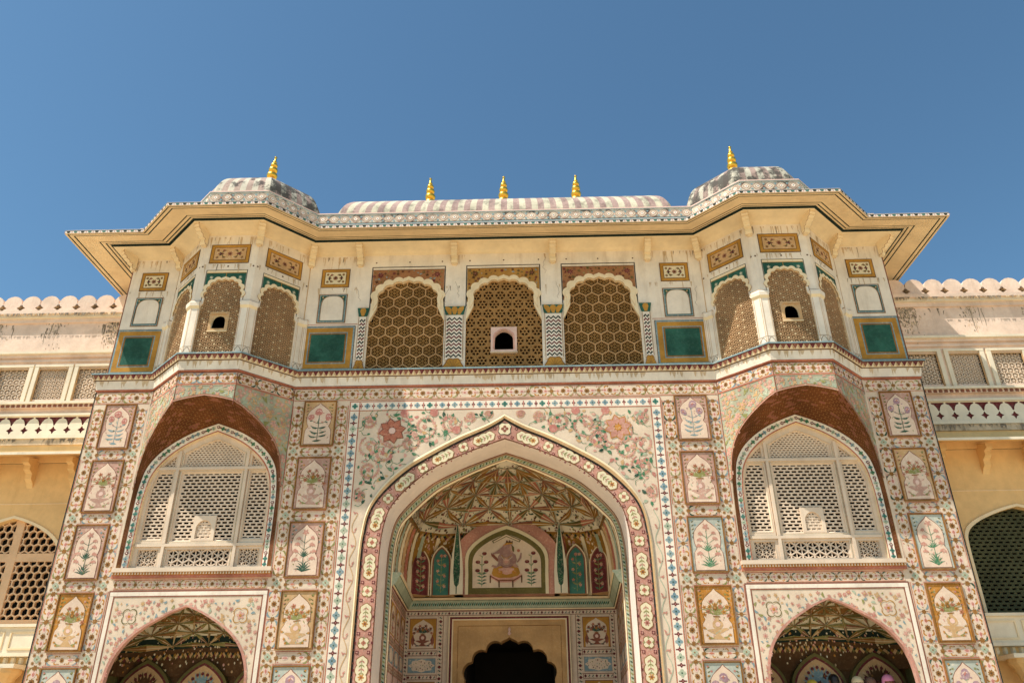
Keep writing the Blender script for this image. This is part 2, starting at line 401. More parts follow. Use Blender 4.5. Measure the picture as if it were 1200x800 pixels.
def plant_lily(P, u, v, w, h, bl, lf, lay, r):
    P.stroke([(u, v+.05*h), (u, v+.86*h)], .012, lf, lay)
    for i in range(9):
        a = pi*(.08+.84*i/8)
        P.leaf((u, v+.03*h), (u+.27*w*cos(a), v+.04*h+.24*h*sin(a)), .038*w, lf, lay, .1*(1 if i < 4 else -1))
    for i in range(7):
        a = pi*(.1+.8*i/6); P.leaf((u, v+.36*h), (u+.16*w*cos(a), v+.37*h+.15*h*sin(a)), .03*w, lf, lay)
    for t, s in ((.30, 1), (.46, 1), (.60, .9), (.73, .75)):
        for sd in (-1, 1):
            c = (u+sd*.25*w*(1.05 if t < .5 else .85), v+t*h)
            P.stroke([(u, v+(t-.10)*h), c], .008, lf, lay)
            P.add([(c[0]-.085*w*s, c[1]+.01), (c[0]-.09*w*s, c[1]-.035*h), (c[0]-.03*w*s, c[1]-.015*h), (c[0], c[1]-.045*h), (c[0]+.03*w*s, c[1]-.015*h), (c[0]+.09*w*s, c[1]-.035*h), (c[0]+.085*w*s, c[1]+.01), (c[0], c[1]+.045*h)], bl, lay+1)
    P.flower((u, v+.86*h), .10*w, bl, lay+1, 5, None, 1.57, .35)
CUSP = [(.405, .03), (.405, .27), (.39, .35), (.335, .40), (.315, .43), (.35, .47), (.375, .55), (.375, .64), (.345, .73), (.27, .80), (.16, .86), (.06, .91), (0, .955)]
def cusp_shape(u0, v0, w, h, grow=0.):
    R = [(u0+w/2+(x*w+grow*(1 if x > .01 else 0)), v0+z*h+(grow if z > .8 else (-grow if z < .1 else 0))) for x, z in CUSP]
    return R+[(2*(u0+w/2)-x, z) for x, z in R[::-1][1:]]
def flower_panel(P, u0, u1, v0, v1, kind, seed, lay=0):
    r = random.Random(seed); w, h = u1-u0, v1-v0; uc = (u0+u1)/2
    g = {'poppy': r.choice(['tan', 'dusty_pink', 'tan']), 'vase_pink': r.choice(['dusty_pink', 'tan']), 'lily': r.choice(['dusty_grey', 'dusty_grey', 'dusty_pink']), 'vase_orange': r.choice(['dusty_ochre', 'tan', 'orange']), 'pale': 'dusty_grey'}[kind]
    P.rect(u0, u1, v0, v1, 'brown', lay)
    P.rect(u0+.014, u1-.014, v0+.014, v1-.014, g, lay+2)
    for s in (-1, 1):
        for i in range(5):
            P.flower((uc+s*w*(.40-.09*(i % 2)), v0+h*(.93-.075*i)), .024, r.choice(['orange', 'rose', 'olive']) if kind != 'lily' else r.choice(['blue_grey', 'cream']), lay+3, 5, None, r.random())
            P.leaf((uc+s*w*(.42), v0+h*(.90-.07*i)), (uc+s*w*.34, v0+h*(.93-.07*i)), .02, 'olive_dark', lay+3)
    P.add(cusp_shape(u0, v0, w, h, .011), 'red_brown' if kind != 'vase_orange' else 'brown', lay+4)
    P.add(cusp_shape(u0, v0, w, h, 0), 'panel_cream', lay+5)
    a, b = v0+.05*h, h*.86
    P.wob = (.011, r.random()*9)
    if kind == 'poppy': plant_poppy(P, uc, a, w*.95, b*1.05, r.choice(['lilac', 'rose', 'lilac']), 'green_dark' if r.random() < .6 else 'blue_grey', lay+6, r)
    elif kind == 'vase_pink': plant_vase(P, uc, a, w*.98, b*1.04, 'pink_deep', 'olive', 'dusty_pink', lay+6, r)
    elif kind == 'lily': plant_lily(P, uc, a, w*.98, b*1.03, 'pink_deep', 'green' if r.random() < .5 else 'green_dark', lay+6, r)
    elif kind == 'vase_orange': plant_vase(P, uc, a, w*.98, b*1.04, 'orange', 'olive', 'tan', lay+6, r)
    else: plant_poppy(P, uc, a, w*.95, b*1.05, 'lilac', 'sage', lay+6, r)
    for _ in range(16):   # stray leaves and buds, no two panels alike
        t = r.uniform(.08, .62); q = (uc+r.uniform(-.30, .30)*w, v0+t*h)
        P.leaf(q, (q[0]+r.uniform(-.05, .05), q[1]+r.uniform(.02, .06)), .02, r.choice(['olive', 'sage', 'pink', 'dusty_pink']), lay+6)
    P.wob = None
def quatre(P, c, r, mat, lay=0, cross=None):
    for i in range(4): P.disc((c[0]+r*.55*cos(i*pi/2), c[1]+r*.55*sin(i*pi/2)), r*.45, mat, lay, 6)
    P.disc(c, r*.22, cross or 'cream', lay+1, 5)
def scatter_flowers(P, inside, u0, u1, v0, v1, n, cols, leafs, seed, lay, size=.04, mind=.09):
    r = random.Random(seed); got = []
    for _ in range(n*14):
        c = (r.uniform(u0, u1), r.uniform(v0, v1))
        if not inside(*c): continue
        if any((c[0]-g[0])**2+(c[1]-g[1])**2 < mind*mind for g in got): continue
        got.append(c); k = size*r.uniform(.6, 1.25)
        if r.random() < .45: P.flower(c, k, r.choice(cols), lay, r.choice([4, 5, 6]), r.choice(cols), r.random()*6)
        else:
            a = r.random()*6.28; P.leaf((c[0]-k*cos(a), c[1]-k*sin(a)), (c[0]+k*cos(a), c[1]+k*sin(a)), k*.85, r.choice(leafs if r.random() < .7 else cols), lay, .2)
        if len(got) >= n: break
    return got
def interp(tab, x):
    for a, b in zip(tab, tab[1:]):
        if a[0] <= x <= b[0]: return a[1]+(b[1]-a[1])*(x-a[0])/(b[0]-a[0])
    return tab[-1][1]

# ------------------------------------------------------------------ stone lattices
def clip_seg(p, q, u0, u1, v0, v1):
    t0, t1 = 0., 1.; d = (q[0]-p[0], q[1]-p[1])
    for i, (lo, hi) in enumerate(((u0, u1), (v0, v1))):
        if abs(d[i]) < 1e-9:
            if p[i] < lo or p[i] > hi: return None
        else:
            a, b = (lo-p[i])/d[i], (hi-p[i])/d[i]
            if a > b: a, b = b, a
            t0, t1 = max(t0, a), min(t1, b)
    if t1-t0 < 1e-4: return None
    return (p[0]+d[0]*t0, p[1]+d[1]*t0), (p[0]+d[0]*t1, p[1]+d[1]*t1)
def hexes(u0, u1, v0, v1, a):
    W, H = sqrt(3)*a, 1.5*a; j = 0; v = v0
    while v < v1+a:
        u = u0+(W/2 if j % 2 else 0)
        while u < u1+W/2: yield u, v; u += W
        v += H; j += 1
def hexpt(c, a, i): return (c[0]+a*cos(pi/6+i*pi/3), c[1]+a*sin(pi/6+i*pi/3))
def lattice_hex(mb, fr, box, a, kind, mat, h0, h1, skip=None, big=None, fine=None):
    u0, u1, v0, v1 = box
    def B(p, q, wd, top=0., mat=mat):
        s = clip_seg(p, q, u0, u1, v0, v1)
        if s:
            m = ((s[0][0]+s[1][0])/2, (s[0][1]+s[1][1])/2)
            if skip and skip(*m): return
            mb.bar(fr, s[0], s[1], wd, h0, h1+top, mat)
    for c in hexes(u0, u1, v0, v1, a):
        for i in range(3): B(hexpt(c, a, i), hexpt(c, a, i+1), (.30 if kind == 'plain' else .15 if kind == 'honey' else .12 if kind == 'rosette' else .20)*a, .012)
        if kind == 'honey':
            for i in range(6):
                p = hexpt(c, .5*a, i); q = hexpt(c, .5*a, i+1)
                B(p, q, .085*a, 0, fine or mat); B(hexpt(c, a, i), c, .085*a, 0, fine or mat)
                m = ((hexpt(c, a, i)[0]+hexpt(c, a, i+1)[0])/2, (hexpt(c, a, i)[1]+hexpt(c, a, i+1)[1])/2)
                B(m, p, .075*a, 0, fine or mat); B(m, q, .075*a, 0, fine or mat)
        elif kind == 'rosette':
            pts = [(c[0]+.80*a*cos(k*pi/6), c[1]+.80*a*sin(k*pi/6)) for k in range(13)]
            for k in range(12): B(pts[k], pts[k+1], .17*a, .004)
            for i in range(6):
                p = (c[0]+.30*a*cos(i*pi/3), c[1]+.30*a*sin(i*pi/3)); q = (c[0]+.30*a*cos((i+1)*pi/3), c[1]+.30*a*sin((i+1)*pi/3))
                B(p, q, .16*a, .004)
                e = (c[0]+.80*a*cos(i*pi/3+pi/6), c[1]+.80*a*sin(i*pi/3+pi/6)); m = ((p[0]+q[0])/2, (p[1]+q[1])/2)
                B(m, e, .15*a)
                vtx = hexpt(c, a, i); B(vtx, (c[0]+.80*a*cos(pi/6+i*pi/3), c[1]+.80*a*sin(pi/6+i*pi/3)), .30*a)
        elif kind == 'star':
            for i in range(3): B(hexpt(c, a, i), hexpt(c, a, i+3), .17*a)
            if u0 < c[0] < u1 and v0 < c[1] < v1 and not (skip and skip(*c)):
                k = len(mb.v); big_ = big(*c) if big else False
                mb.poly([fr.pt(c[0]+(.55 if big_ else .36)*a*(1 if t % 2 else .62)*cos(t*pi/6), c[1]+(.55 if big_ else .36)*a*(1 if t % 2 else .62)*sin(t*pi/6), h1+.009) for t in range(12)], 'star_cream' if big_ else mat)
def lattice_brick(mb, fr, box, pu, pv, bu, bv, mat, h0, h1, shape=None):
    """running-bond slots: full horizontals, staggered uprights"""
    u0, u1, v0, v1 = box; n = max(1, round((v1-v0)/pv)); pv = (v1-v0)/n
    def ext(v): return shape(v) if shape else (u0, u1)
    for i in range(n+1):
        v = v0+i*pv; a, b = ext(min(max(v, v0), v1))
        if b > a: mb.bar(fr, (a, v), (b, v), bv, h0, h1, mat)
    for i in range(n):
        v = v0+i*pv; a, b = ext(v+pv/2); k = 0
        u = u0+(pu/2 if i % 2 else 0)
        while u < u1+1e-6:
            if a <= u <= b: mb.bar(fr, (u, v+bv/2), (u, v+pv-bv/2), bu, h0, h1-.003, mat)
            u += pu
# ================================================================== SETTING
g = MB(); g.quad((-400, -400, 0), (400, -400, 0), (400, 400, 0), (-400, 400, 0), 'ground_stone'); o = g.obj('ground'); o['kind'] = 'structure'
g = MB(); FL = 1.2
g.box(-10.2, 10.2, -2.3, 9, .002, FL, 'ground_stone', 'd')
for i in range(6): g.box(-3.2, 3.2, -2.3-.32*(6-i), -2.302-.32*(5-i), .003, FL*(i+1)/7, 'ground_stone', 'd')
o = g.obj('terrace'); o['kind'] = 'structure'

# ================================================================== GATE BUILDING
GATE = empty('gate_building', (0, 0, 0), 'tall painted gate building with a pointed central portal, covered in floral frescoes', 'building')
HW = 9.19; BX = 6.295
OUTA = [(0, 8.06), (.4, 7.83), (.96, 7.59), (1.53, 7.29), (2.03, 6.99), (2.40, 6.68), (2.72, 6.28), (2.88, 5.92), (2.95, 5.5), (2.98, 5.0), (2.99, 3.2), (3.0, 1.2)]
PINKA = [(0, 7.50), (.4, 7.36), (.94, 7.15), (1.52, 6.87), (1.83, 6.64), (2.18, 6.30), (2.41, 5.97), (2.51, 5.55), (2.545, 5.1), (2.55, 4.5), (2.55, 3.2), (2.55, 1.2)]
MOULDA = [(x-.075*min(1, x/1.5+.25), z-(.115 if x < 2.6 else .115*max(0, 1-(x-2.6)/.35))) for x, z in OUTA[:-1]]+[(2.92, 1.2)]
WINA = [(0, 7.98), (.3, 7.87), (.62, 7.73), (.95, 7.52), (1.22, 7.27), (1.40, 6.98), (1.47, 6.65), (1.50, 6.25), (1.505, 5.6), (1.505, 4.85)]
NICA = [(0, 4.11), (.3, 3.99), (.52, 3.87), (.80, 3.70), (1.03, 3.50), (1.20, 3.27), (1.30, 3.02), (1.345, 2.75), (1.36, 2.3), (1.36, FL)]
F0 = Fr((0, 0, 0), (1, 0, 0), (0, 0, 1), (0, -1, 0))

# --- main wall with its borders
wall = MB(); P = Paint()
hole_c = arch(PINKA); holes = [hole_c]
for s in (-1, 1): holes += [arch(WINA, s*BX), arch(NICA, s*BX)]
wall.holed(F0, [(-HW, FL), (HW, FL), (HW, 8.76), (-HW, 8.76)], holes, 0, 'cream')
sd = 1
PAN = [(7.41, 8.43), (6.02, 7.13), (4.65, 5.74), (3.30, 4.37), (1.90, 2.99)]
for a, b in ((-HW, -7.92), (-4.70, 4.70), (7.92, HW)):
    band(P, (a+.02, 8.60), (b-.02, 8.60), .29, sd); sd += 1
for s in (-1, 1):
    for x, wd in ((9.02, .30), (8.055, .28), (4.56, .27), (3.585, .27)):
        for (z0, z1) in ((7.27, 8.44), (5.88, 7.27), (4.51, 5.88), (3.145, 4.51), (1.75, 3.145)):
            band(P, (s*x, z0+.14), (s*x, z1-.10), wd, sd); sd += 1
            quatre(P, (s*x, z0+.02), .07, 'sage', 1, 'brown')
            for a in range(4): P.flower((s*x+.10*cos(a*pi/2+.78), z0+.02+.10*sin(a*pi/2+.78)), .034, 'brown', 1, 6)
    for x0, x1 in ((8.195, 8.87), (3.72, 4.425)):
        for z in (7.27, 5.88, 4.51, 3.145, 1.75):
            if s > 0: band(P, (x0, z), (x1, z), .24, sd)
            else: band(P, (-x1, z), (-x0, z), .24, sd)
            sd += 1
    band(P, (s*BX-1.55, 4.535), (s*BX+1.55, 4.535), .20, sd, unit=.46); sd += 1
    P.rect(s*HW-.012, s*HW+.012, FL, 8.76, 'dark_line', 2)
    P.rect(s*BX+s*1.60-.03, s*BX+s*1.60+.03, 4.65, 8.4, 'cream', 2)
P.rect(-HW, HW, 8.742, 8.76, 'red_brown', 3)
wall.paint(P, F0.pt)
wall.box(-HW, -HW+.04, .005, 8.5, FL, 9.14, 'cream', 'f'); wall.box(HW-.04, HW, .005, 8.5, FL, 9.14, 'cream', 'f')
wall.box(-HW+.05, HW-.05, 8.4, 8.5, FL, 12.8, 'cream')
wall.obj('facade_wall', GATE)
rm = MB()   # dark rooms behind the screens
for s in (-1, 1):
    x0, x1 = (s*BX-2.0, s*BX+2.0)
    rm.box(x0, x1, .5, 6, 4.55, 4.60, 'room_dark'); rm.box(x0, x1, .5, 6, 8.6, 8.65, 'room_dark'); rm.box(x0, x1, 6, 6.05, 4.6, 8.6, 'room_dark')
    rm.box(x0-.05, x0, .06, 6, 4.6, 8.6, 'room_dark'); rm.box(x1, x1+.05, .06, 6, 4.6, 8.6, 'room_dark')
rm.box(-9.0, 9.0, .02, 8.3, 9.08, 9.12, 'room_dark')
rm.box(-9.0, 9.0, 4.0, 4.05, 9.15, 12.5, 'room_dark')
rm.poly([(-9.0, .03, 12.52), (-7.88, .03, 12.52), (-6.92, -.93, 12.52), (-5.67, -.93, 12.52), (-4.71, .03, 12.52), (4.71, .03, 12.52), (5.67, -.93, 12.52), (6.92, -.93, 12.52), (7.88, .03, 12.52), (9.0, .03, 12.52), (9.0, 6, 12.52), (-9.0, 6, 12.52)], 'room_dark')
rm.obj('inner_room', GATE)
for s in (-1, 1):
    for x0, x1 in ((8.20, 8.865), (3.725, 4.42)):
        for i, (z0, z1) in enumerate(PAN):
            kind = ('poppy', 'vase_pink', 'lily', 'vase_orange', 'pale')[i]
            p = Paint(); a, b = (x0, x1) if s > 0 else (-x1, -x0); fr = Fr((0, -.018, 0), (1, 0, 0), (0, 0, 1), (0, -1, 0))
            flower_panel(p, a, b, z0, z1, kind, 10*i+int(abs(x0)*3)+s)
            m = MB(); m.fbox(F0, a-.012, b+.012, z0-.012, z1+.012, .002, .016, 'brown', 'b')
            fr2 = MB(); m.paint(p, fr.pt)
            # raised rim
            for (q0, q1, w0, w1) in ((a-.014, b+.014, z0-.014, z0+.006), (a-.014, b+.014, z1-.006, z1+.014)): m.fbox(F0, q0, q1, w0, w1, .017, .046, 'brown', 'b')
            for q in (a-.014, b-.006): m.fbox(F0, q, q+.02, z0+.007, z1-.007, .017, .046, 'brown', 'b')
            m.obj('flower_panel', GATE, label={'poppy': 'cusped panel painted with a poppy plant', 'vase_pink': 'cusped panel painted with a dusky pink vase of flowers', 'lily': 'cusped panel painted with a pink lily plant', 'vase_orange': 'cusped panel painted with an orange vase of flowers', 'pale': 'cusped panel painted with a pale flowering plant'}[kind])

# --- portal: spandrel, moulding, cartouche band, reveal
PORTAL = empty('portal', (0, 0, 0), '', ''); PORTAL.parent = GATE; del PORTAL['label']; del PORTAL['category']
sp = MB(); P = Paint(); out_a = arch(OUTA, k=5); mould = arch(MOULDA, k=5)
P.ring([(-3.19, FL), (3.19, FL), (3.19, 8.19), (-3.19, 8.19)], out_a, 'yellow_cream' if False else 'cream', 1)
# blue flower strip round the spandrel
for s in (-1, 1):
    P.rect(s*3.31-.115, s*3.31+.115, FL, 8.425, 'white_plaster', 2)
    for d in (-.115, .095): P.rect(s*3.31+d, s*3.31+d+.02, FL, 8.425, 'terracotta', 3)
    z = 8.05; i = 0
    while z > FL+.1:
        if i % 2 == 0: quatre(P, (s*3.31, z), .078, rnd.choice(['blue', 'blue_grey', 'blue_grey', 'sage']), 3, 'green_dark')
        else: quatre(P, (s*3.31, z), .044, 'maroon', 3, 'pink'); P.rect(s*3.31-.075, s*3.31+.075, z-.012, z+.012, 'maroon', 3)
        if i % 2 == 0: P.rect(s*3.31-.008, s*3.31+.008, z-.1, z+.1, 'green_dark', 2)
        z -= .138; i += 1
P.rect(-3.42, 3.42, 8.195, 8.425, 'white_plaster', 2)
for z in (8.195, 8.405): P.rect(-3.42, 3.42, z, z+.02, 'terracotta', 3)
n = 48
for i in range(n+1):
    x = -3.31+6.62*i/n
    if i % 2 == 0: quatre(P, (x, 8.31), .068, rnd.choice(['blue', 'blue_grey', 'teal_bright']), 3, 'green_dark')
    else: quatre(P, (x, 8.31), .040, 'maroon', 3, 'pink'); P.rect(x-.012, x+.012, 8.24, 8.38, 'rose', 3)
# vine scrolls
def inside_sp(u, v):
    if not (-3.16 < u < 3.16 and v < 8.16): return False
    a = abs(u)
    return a > 3.01 or v > interp([(x, z) for x, z in crom(OUTA, 6)], a)+.06
def scroll(P, c, r, a0, turns, s, lay):
    pts = []
    for i in range(26):
        t = i/25; a = a0+s*turns*2*pi*t; rr = r*(1-.62*t)
        pts.append((c[0]+rr*cos(a), c[1]+rr*sin(a)))
    pts = [p for p in pts if inside_sp(*p)]
    if len(pts) < 4: return
    P.stroke(pts, .034, 'pink', lay)
    P.stroke(pts, .014, 'pink_deep', lay+1)
    for i in range(1, len(pts)-1, 1):
        p = pts[i]; dx, dy = pts[i+1][0]-p[0], pts[i+1][1]-p[1]; l = hypot(dx, dy) or 1
        for sd_ in (-1, 1):
            q = (p[0]+dx/l*.055-sd_*dy/l*.045, p[1]+dy/l*.055+sd_*dx/l*.045)
            if inside_sp(*q): P.leaf(p, q, .022, ('pink', 'dusty_pink', 'tan')[i % 3], lay)
rv = random.Random(5)
for s in (-1, 1):
    for (cx, cz, r, a0, tn, sg) in ((2.45, 7.70, .46, 2.2, 1.1, 1), (1.75, 7.80, .33, .2, 1.2, -1), (1.18, 7.90, .24, 3.0, 1.1, 1), (.75, 8.02, .13, 0, 1.0, -1), (2.92, 7.35, .24, 1.2, 1.1, -1), (2.9, 6.85, .24, 2.0, 1.1, 1), (2.62, 7.22, .27, .8, 1.0, 1), (3.05, 6.3, .15, 1.5, 1.0, -1), (2.05, 7.45, .25, 1., 1., 1), (.35, 8.07, .09, 0, 1, 1), (2.98, 7.95, .16, 3, 1.1, 1)):
        scroll(P, (s*cx, cz), r, a0 if s > 0 else pi-a0, tn, sg*s, 3)
        if inside_sp(s*cx, cz) and r < .4:
            P.flower((s*cx, cz), .06, rv.choice(['rose', 'pink_deep', 'pink_deep']), 5, 5, None, rv.random())
    for k8 in range(8):
        a8 = .2+k8*pi/4; c8 = (s*2.45, 7.72)
        P.leaf((c8[0]+.05*cos(a8), c8[1]+.05*sin(a8)), (c8[0]+.31*cos(a8), c8[1]+.31*sin(a8)), .17, 'red_brown' if s < 0 else 'orange', 5); P.leaf((c8[0]+.06*cos(a8), c8[1]+.06*sin(a8)), (c8[0]+.285*cos(a8), c8[1]+.285*sin(a8)), .135, 'terracotta' if s < 0 else 'pink_deep', 6)
    P.disc((s*2.45, 7.72), .075, 'pink_pale' if s < 0 else 'orange', 8, 9)
    for (x, z) in ((1.55, 8.13), (2.20, 8.12), (1.05, 7.72)):
        if inside_sp(s*x, z): P.disc((s*x, z), .095, 'rose', 5, 10)
    for i in range(330):
        u, v = rv.uniform(.25, 3.14), rv.uniform(5.9, 8.15)
        if hypot(u-2.45, v-7.72) < .30 or not inside_sp(s*u, v): continue
        a = rv.random()*6.28; k = rv.uniform(.07, .14)
        q = (s*(u+k*cos(a)), v+k*sin(a))
        if not inside_sp(*q): continue
        P.leaf((s*u, v), q, k*.55, rv.choice(['green', 'green', 'green_dark', 'green', 'sage', 'rose', 'pink', 'tan']), 4, .12)
        if rv.random() < .5: P.stroke([(s*u, v), (s*(u-.08*cos(a+.4)), v-.08*sin(a+.4)), (s*(u-.15*cos(a+.9)), v-.15*sin(a+.9))], .011, 'green', 4)
    zz = [5.9-.02*i for i in range(236)]
    P.stroke([(s*(3.095+.052*sin(z*9.2)), z) for z in zz], .016, 'tan' if s < 0 else 'sage', 3)
    for z in zz[::17]:
        k = -1 if cos(z*9.2) > 0 else 1
        P.cres((s*(3.095-.01*k), z), .045, 1.5*k, 'pink_deep', 3); P.leaf((s*3.095, z), (s*3.095+s*.05*k, z+.06), .03, 'rose', 4)
sp.paint(P, F0.pt, 1)
sp.obj('spandrel', PORTAL)
# raised cream moulding
mo = MB()
def strip(mb, la, lb, ha, hb, mat, fr=F0):
    for i in range(len(la)-1):
        mb.quad(fr.pt(*la[i], ha), fr.pt(*la[i+1], ha), fr.pt(*lb[i+1], hb), fr.pt(*lb[i], hb), mat)
def lerp_loop(la, lb, t): return [(a[0]+(b[0]-a[0])*t, a[1]+(b[1]-a[1])*t) for a, b in zip(la, lb)]
strip(mo, out_a, out_a, .0, .03, 'dark_line'); strip(mo, out_a, lerp_loop(out_a, mould, .35), .03, .05, 'buff_light')
strip(mo, lerp_loop(out_a, mould, .35), lerp_loop(out_a, mould, .8), .05, .04, 'tan'); strip(mo, lerp_loop(out_a, mould, .8), mould, .04, .012, 'dark_line')
mo.obj('arch_moulding', PORTAL, True)
# cartouche band
cb = MB(); P = Paint(); pa = arch(PINKA, k=5)
def polylen(c):
    d = [0]
    for a, b in zip(c, c[1:]): d.append(d[-1]+hypot(b[0]-a[0], b[1]-a[1]))
    return d
def along(c, d, s, t=0.):
    s = max(0, min(d[-1]-1e-6, s)); lo = 0; hi = len(d)-1
    while hi-lo > 1:
        m = (lo+hi)//2
        if d[m] <= s: lo = m
        else: hi = m
    f = (s-d[lo])/((d[hi]-d[lo]) or 1)
    i = lo
    def nrm(i):
        a = c[max(0, i-1)]; b = c[min(len(c)-1, i+1)]; l = hypot(b[0]-a[0], b[1]-a[1]) or 1
        return (-(b[1]-a[1])/l, (b[0]-a[0])/l)
    n0, n1 = nrm(lo), nrm(hi)
    return (c[lo][0]+(c[hi][0]-c[lo][0])*f+(n0[0]*(1-f)+n1[0]*f)*t, c[lo][1]+(c[hi][1]-c[lo][1])*f+(n0[1]*(1-f)+n1[1]*f)*t)
strip(cb, mould, pa, .010, .010, 'pink_deep')
strip(cb, lerp_loop(mould, pa, .96), lerp_loop(mould, pa, 1.0), .014, .014, 'brown_dark'); strip(cb, mould, lerp_loop(mould, pa, .05), .014, .014, 'dark_line')
mid = lerp_loop(mould, pa, .5)
for s in (-1, 1):
    half = [p for p in mid if p[0]*s >= -1e-6]; half = sorted(half, key=lambda p: (abs(p[0]), -p[1]))
    c = half; d = polylen(c)
    s0 = 0.; i = 0
    while s0 < d[-1]-.2:
        ln = .34 if i % 2 == 0 else .62
        mid_s = s0+(0 if i == 0 else ln/2); rr = .150
        def T(a, b): return along(c, d, max(0, a), b)
        if i == 0:
            if s > 0: 
                P.flower((0, mid[len(mid)//2][1]), .165, 'dark_line', 1, 4, None, 0, .15); P.flower((0, mid[len(mid)//2][1]), .150, 'yellow_cream', 2, 4, None, 0, .15)
                quatre(P, (0, mid[len(mid)//2][1]), .085, 'red_brown', 3)
            s0 += .18
        else:
            P.T = T
            if i % 2 == 0:
                for k, mt, ly in ((1.0, 'brown', 1), (.88, 'yellow_cream', 2)): P.flower((mid_s, 0), .125*k, mt, ly, 4, None, .0, .18)
                quatre(P, (mid_s, 0), .05, 'terracotta', 3, 'red_brown')
                for a in range(4): P.leaf((mid_s+.06*cos(a*pi/2), .06*sin(a*pi/2)), (mid_s+.12*cos(a*pi/2), .12*sin(a*pi/2)), .025, 'olive', 3)
            else:
                for k, mt, ly in ((-.014, 'brown', 1), (0., 'yellow_cream', 2)):
                    up = []; m_ = 24
                    for j in range(m_+1):
                        t = j/m_; x = mid_s-.25+k+(.50-2*k)*t
                        up.append((x, (.058+.030*abs(sin(3*pi*t))**.7+.03*sin(pi*t)-k)*(min(1, .25+t*6, .25+(1-t)*6))))
                    P.add(up+[(x, -y) for x, y in up[::-1][1:-1]], mt, ly)
                P.flower((mid_s+.13, 0), .06, 'orange' if rv.random() < .5 else 'rose', 3, 6, 'red_brown')
                P.stroke([(mid_s-.19, 0), (mid_s+.08, 0)], .010, 'olive', 3)
                for j in range(4):
                    for sg in (-1, 1): P.leaf((mid_s-.17+.07*j, 0), (mid_s-.12+.07*j, sg*.06), .024, 'olive' if j % 2 else 'rose', 3)
            for sg in (-1, 1):
                for dd in (-.5, .5): P.flower((mid_s+dd*ln, sg*.11), .04, 'maroon', 1, 4, 'pink')
                P.flower((mid_s, sg*.165), .03, 'maroon', 1, 4); P.disc((mid_s+.12, sg*.17), .02, 'red_brown', 1, 5); P.disc((mid_s-.12, sg*.17), .02, 'red_brown', 1, 5)
            P.T = None
            s0 += ln
        i += 1
cb.paint(P, F0.pt, 6)
cb.obj('arch_band', PORTAL)
# white reveal of the arch and the step behind it
rv_ = MB(); D0 = .95
n_ = len(pa)
rv_.grid([[F0.pt(*p, .010-(.010+D0)*t) for p in pa] for t in (0, .04, .5, .93, 1)], lambda i, j: 'red_brown' if i in (0, 3) else 'pale_plaster')
IN1 = [(max(0, x-.13*min(1, x/1.2)), z-.15*(1 if x < 2.3 else max(0, 1-(x-2.3)/.25))) for x, z in PINKA]; IN1[0] = (0, PINKA[0][1]-.16); IN1[-1] = (2.42, FL); IN1[-2] = (2.42, 3.2); IN1[-3] = (2.42, 4.5)
in1 = arch(IN1, k=5); FD = Fr((0, D0, 0), (1, 0, 0), (0, 0, 1), (0, -1, 0))
strip(rv_, pa, lerp_loop(pa, in1, .18), 0, .02, 'buff_light', FD); strip(rv_, lerp_loop(pa, in1, .18), lerp_loop(pa, in1, .26), .02, .02, 'red_brown', FD)
strip(rv_, lerp_loop(pa, in1, .26), lerp_loop(pa, in1, .74), .02, .005, 'sage', FD); strip(rv_, lerp_loop(pa, in1, .74), lerp_loop(pa, in1, .84), .005, .0, 'red_brown', FD)
strip(rv_, lerp_loop(pa, in1, .84), in1, 0., -.03, 'buff_light', FD)
P = Paint(); c = lerp_loop(pa, in1, .5); d = polylen(c); k = 0
while k*.075 < d[-1]:
    P.T = lambda a, b: along(c, d, a, b)
    P.leaf((k*.075, -.03), (k*.075+.05, .03), .03, 'green_dark' if k % 2 else 'olive', 0); P.T = None; k += 1
rv_.paint(P, Fr((0, D0-.017, 0), (1, 0, 0), (0, 0, 1), (0, -1, 0)).pt, 1)
rv_.obj('arch_reveal', PORTAL)

# --- the deep niche behind the portal: walls, ledge, painted vault
NICHE = empty('portal_niche', (0, 0, 0), '', ''); NICHE.parent = GATE; del NICHE['label']; del NICHE['category']
BY = 4.4; NX = 2.62
nw = MB(); P = Paint(); FB = Fr((0, BY, 0), (1, 0, 0), (0, 0, 1), (0, -1, 0))
dark_hole = cusped([(1.09, 3.06), (.93, 3.42), (.62, 3.66), (.30, 3.83), (0, 3.90)], 3, .30, -.04, 6, [(1.09, FL)])
nw.holed(FB, [(-NX, FL), (NX, FL), (NX, 4.62), (-NX, 4.62)], [[(-1.54, FL), (1.46, FL), (1.46, 4.50), (-1.54, 4.50)]], 0, 'cream')
def mini_band(P, p, q, wd, seed, lay=0, ground='cream'):
    r = random.Random(seed); dx, dy = q[0]-p[0], q[1]-p[1]; L = hypot(dx, dy); ux, uy = dx/L, dy/L
    P.T = lambda s, t: (p[0]+ux*s-uy*t, p[1]+uy*s+ux*t)
    h = wd/2; P.add([(0, -h), (L, -h), (L, h), (0, h)], ground, lay)
    for s in (-1, 1): P.add([(0, s*h), (L, s*h), (L, s*(h-.014)), (0, s*(h-.014))], 'red_brown', lay+1)
    k = int(L/.085)
    for i in range(k):
        s = (i+.5)*L/k
        if i % 3 == 0: P.disc((s, 0), wd*.26, 'maroon', lay+1, 6)
        else: P.leaf((s-.025, -wd*.22), (s+.025, wd*.22), wd*.2, 'green_dark', lay+1)
        for sg in (-1, 1): P.disc((s, sg*wd*.28), wd*.075, 'red_brown' if i % 2 else 'olive_dark', lay+1, 4)
    P.T = None
mini_band(P, (-2.6, 4.56), (2.6, 4.56), .11, 1)
for s in (-1, 1):
    for x, wd in ((2.53, .12), (1.70, .15)): mini_band(P, (s*x-.04, FL), (s*x-.04, 4.5), wd, 3+s)
    for z in (3.64, 3.10, 2.0): mini_band(P, (s*2.13-.36-.04, z), (s*2.13+.36-.04, z), .12, 5)
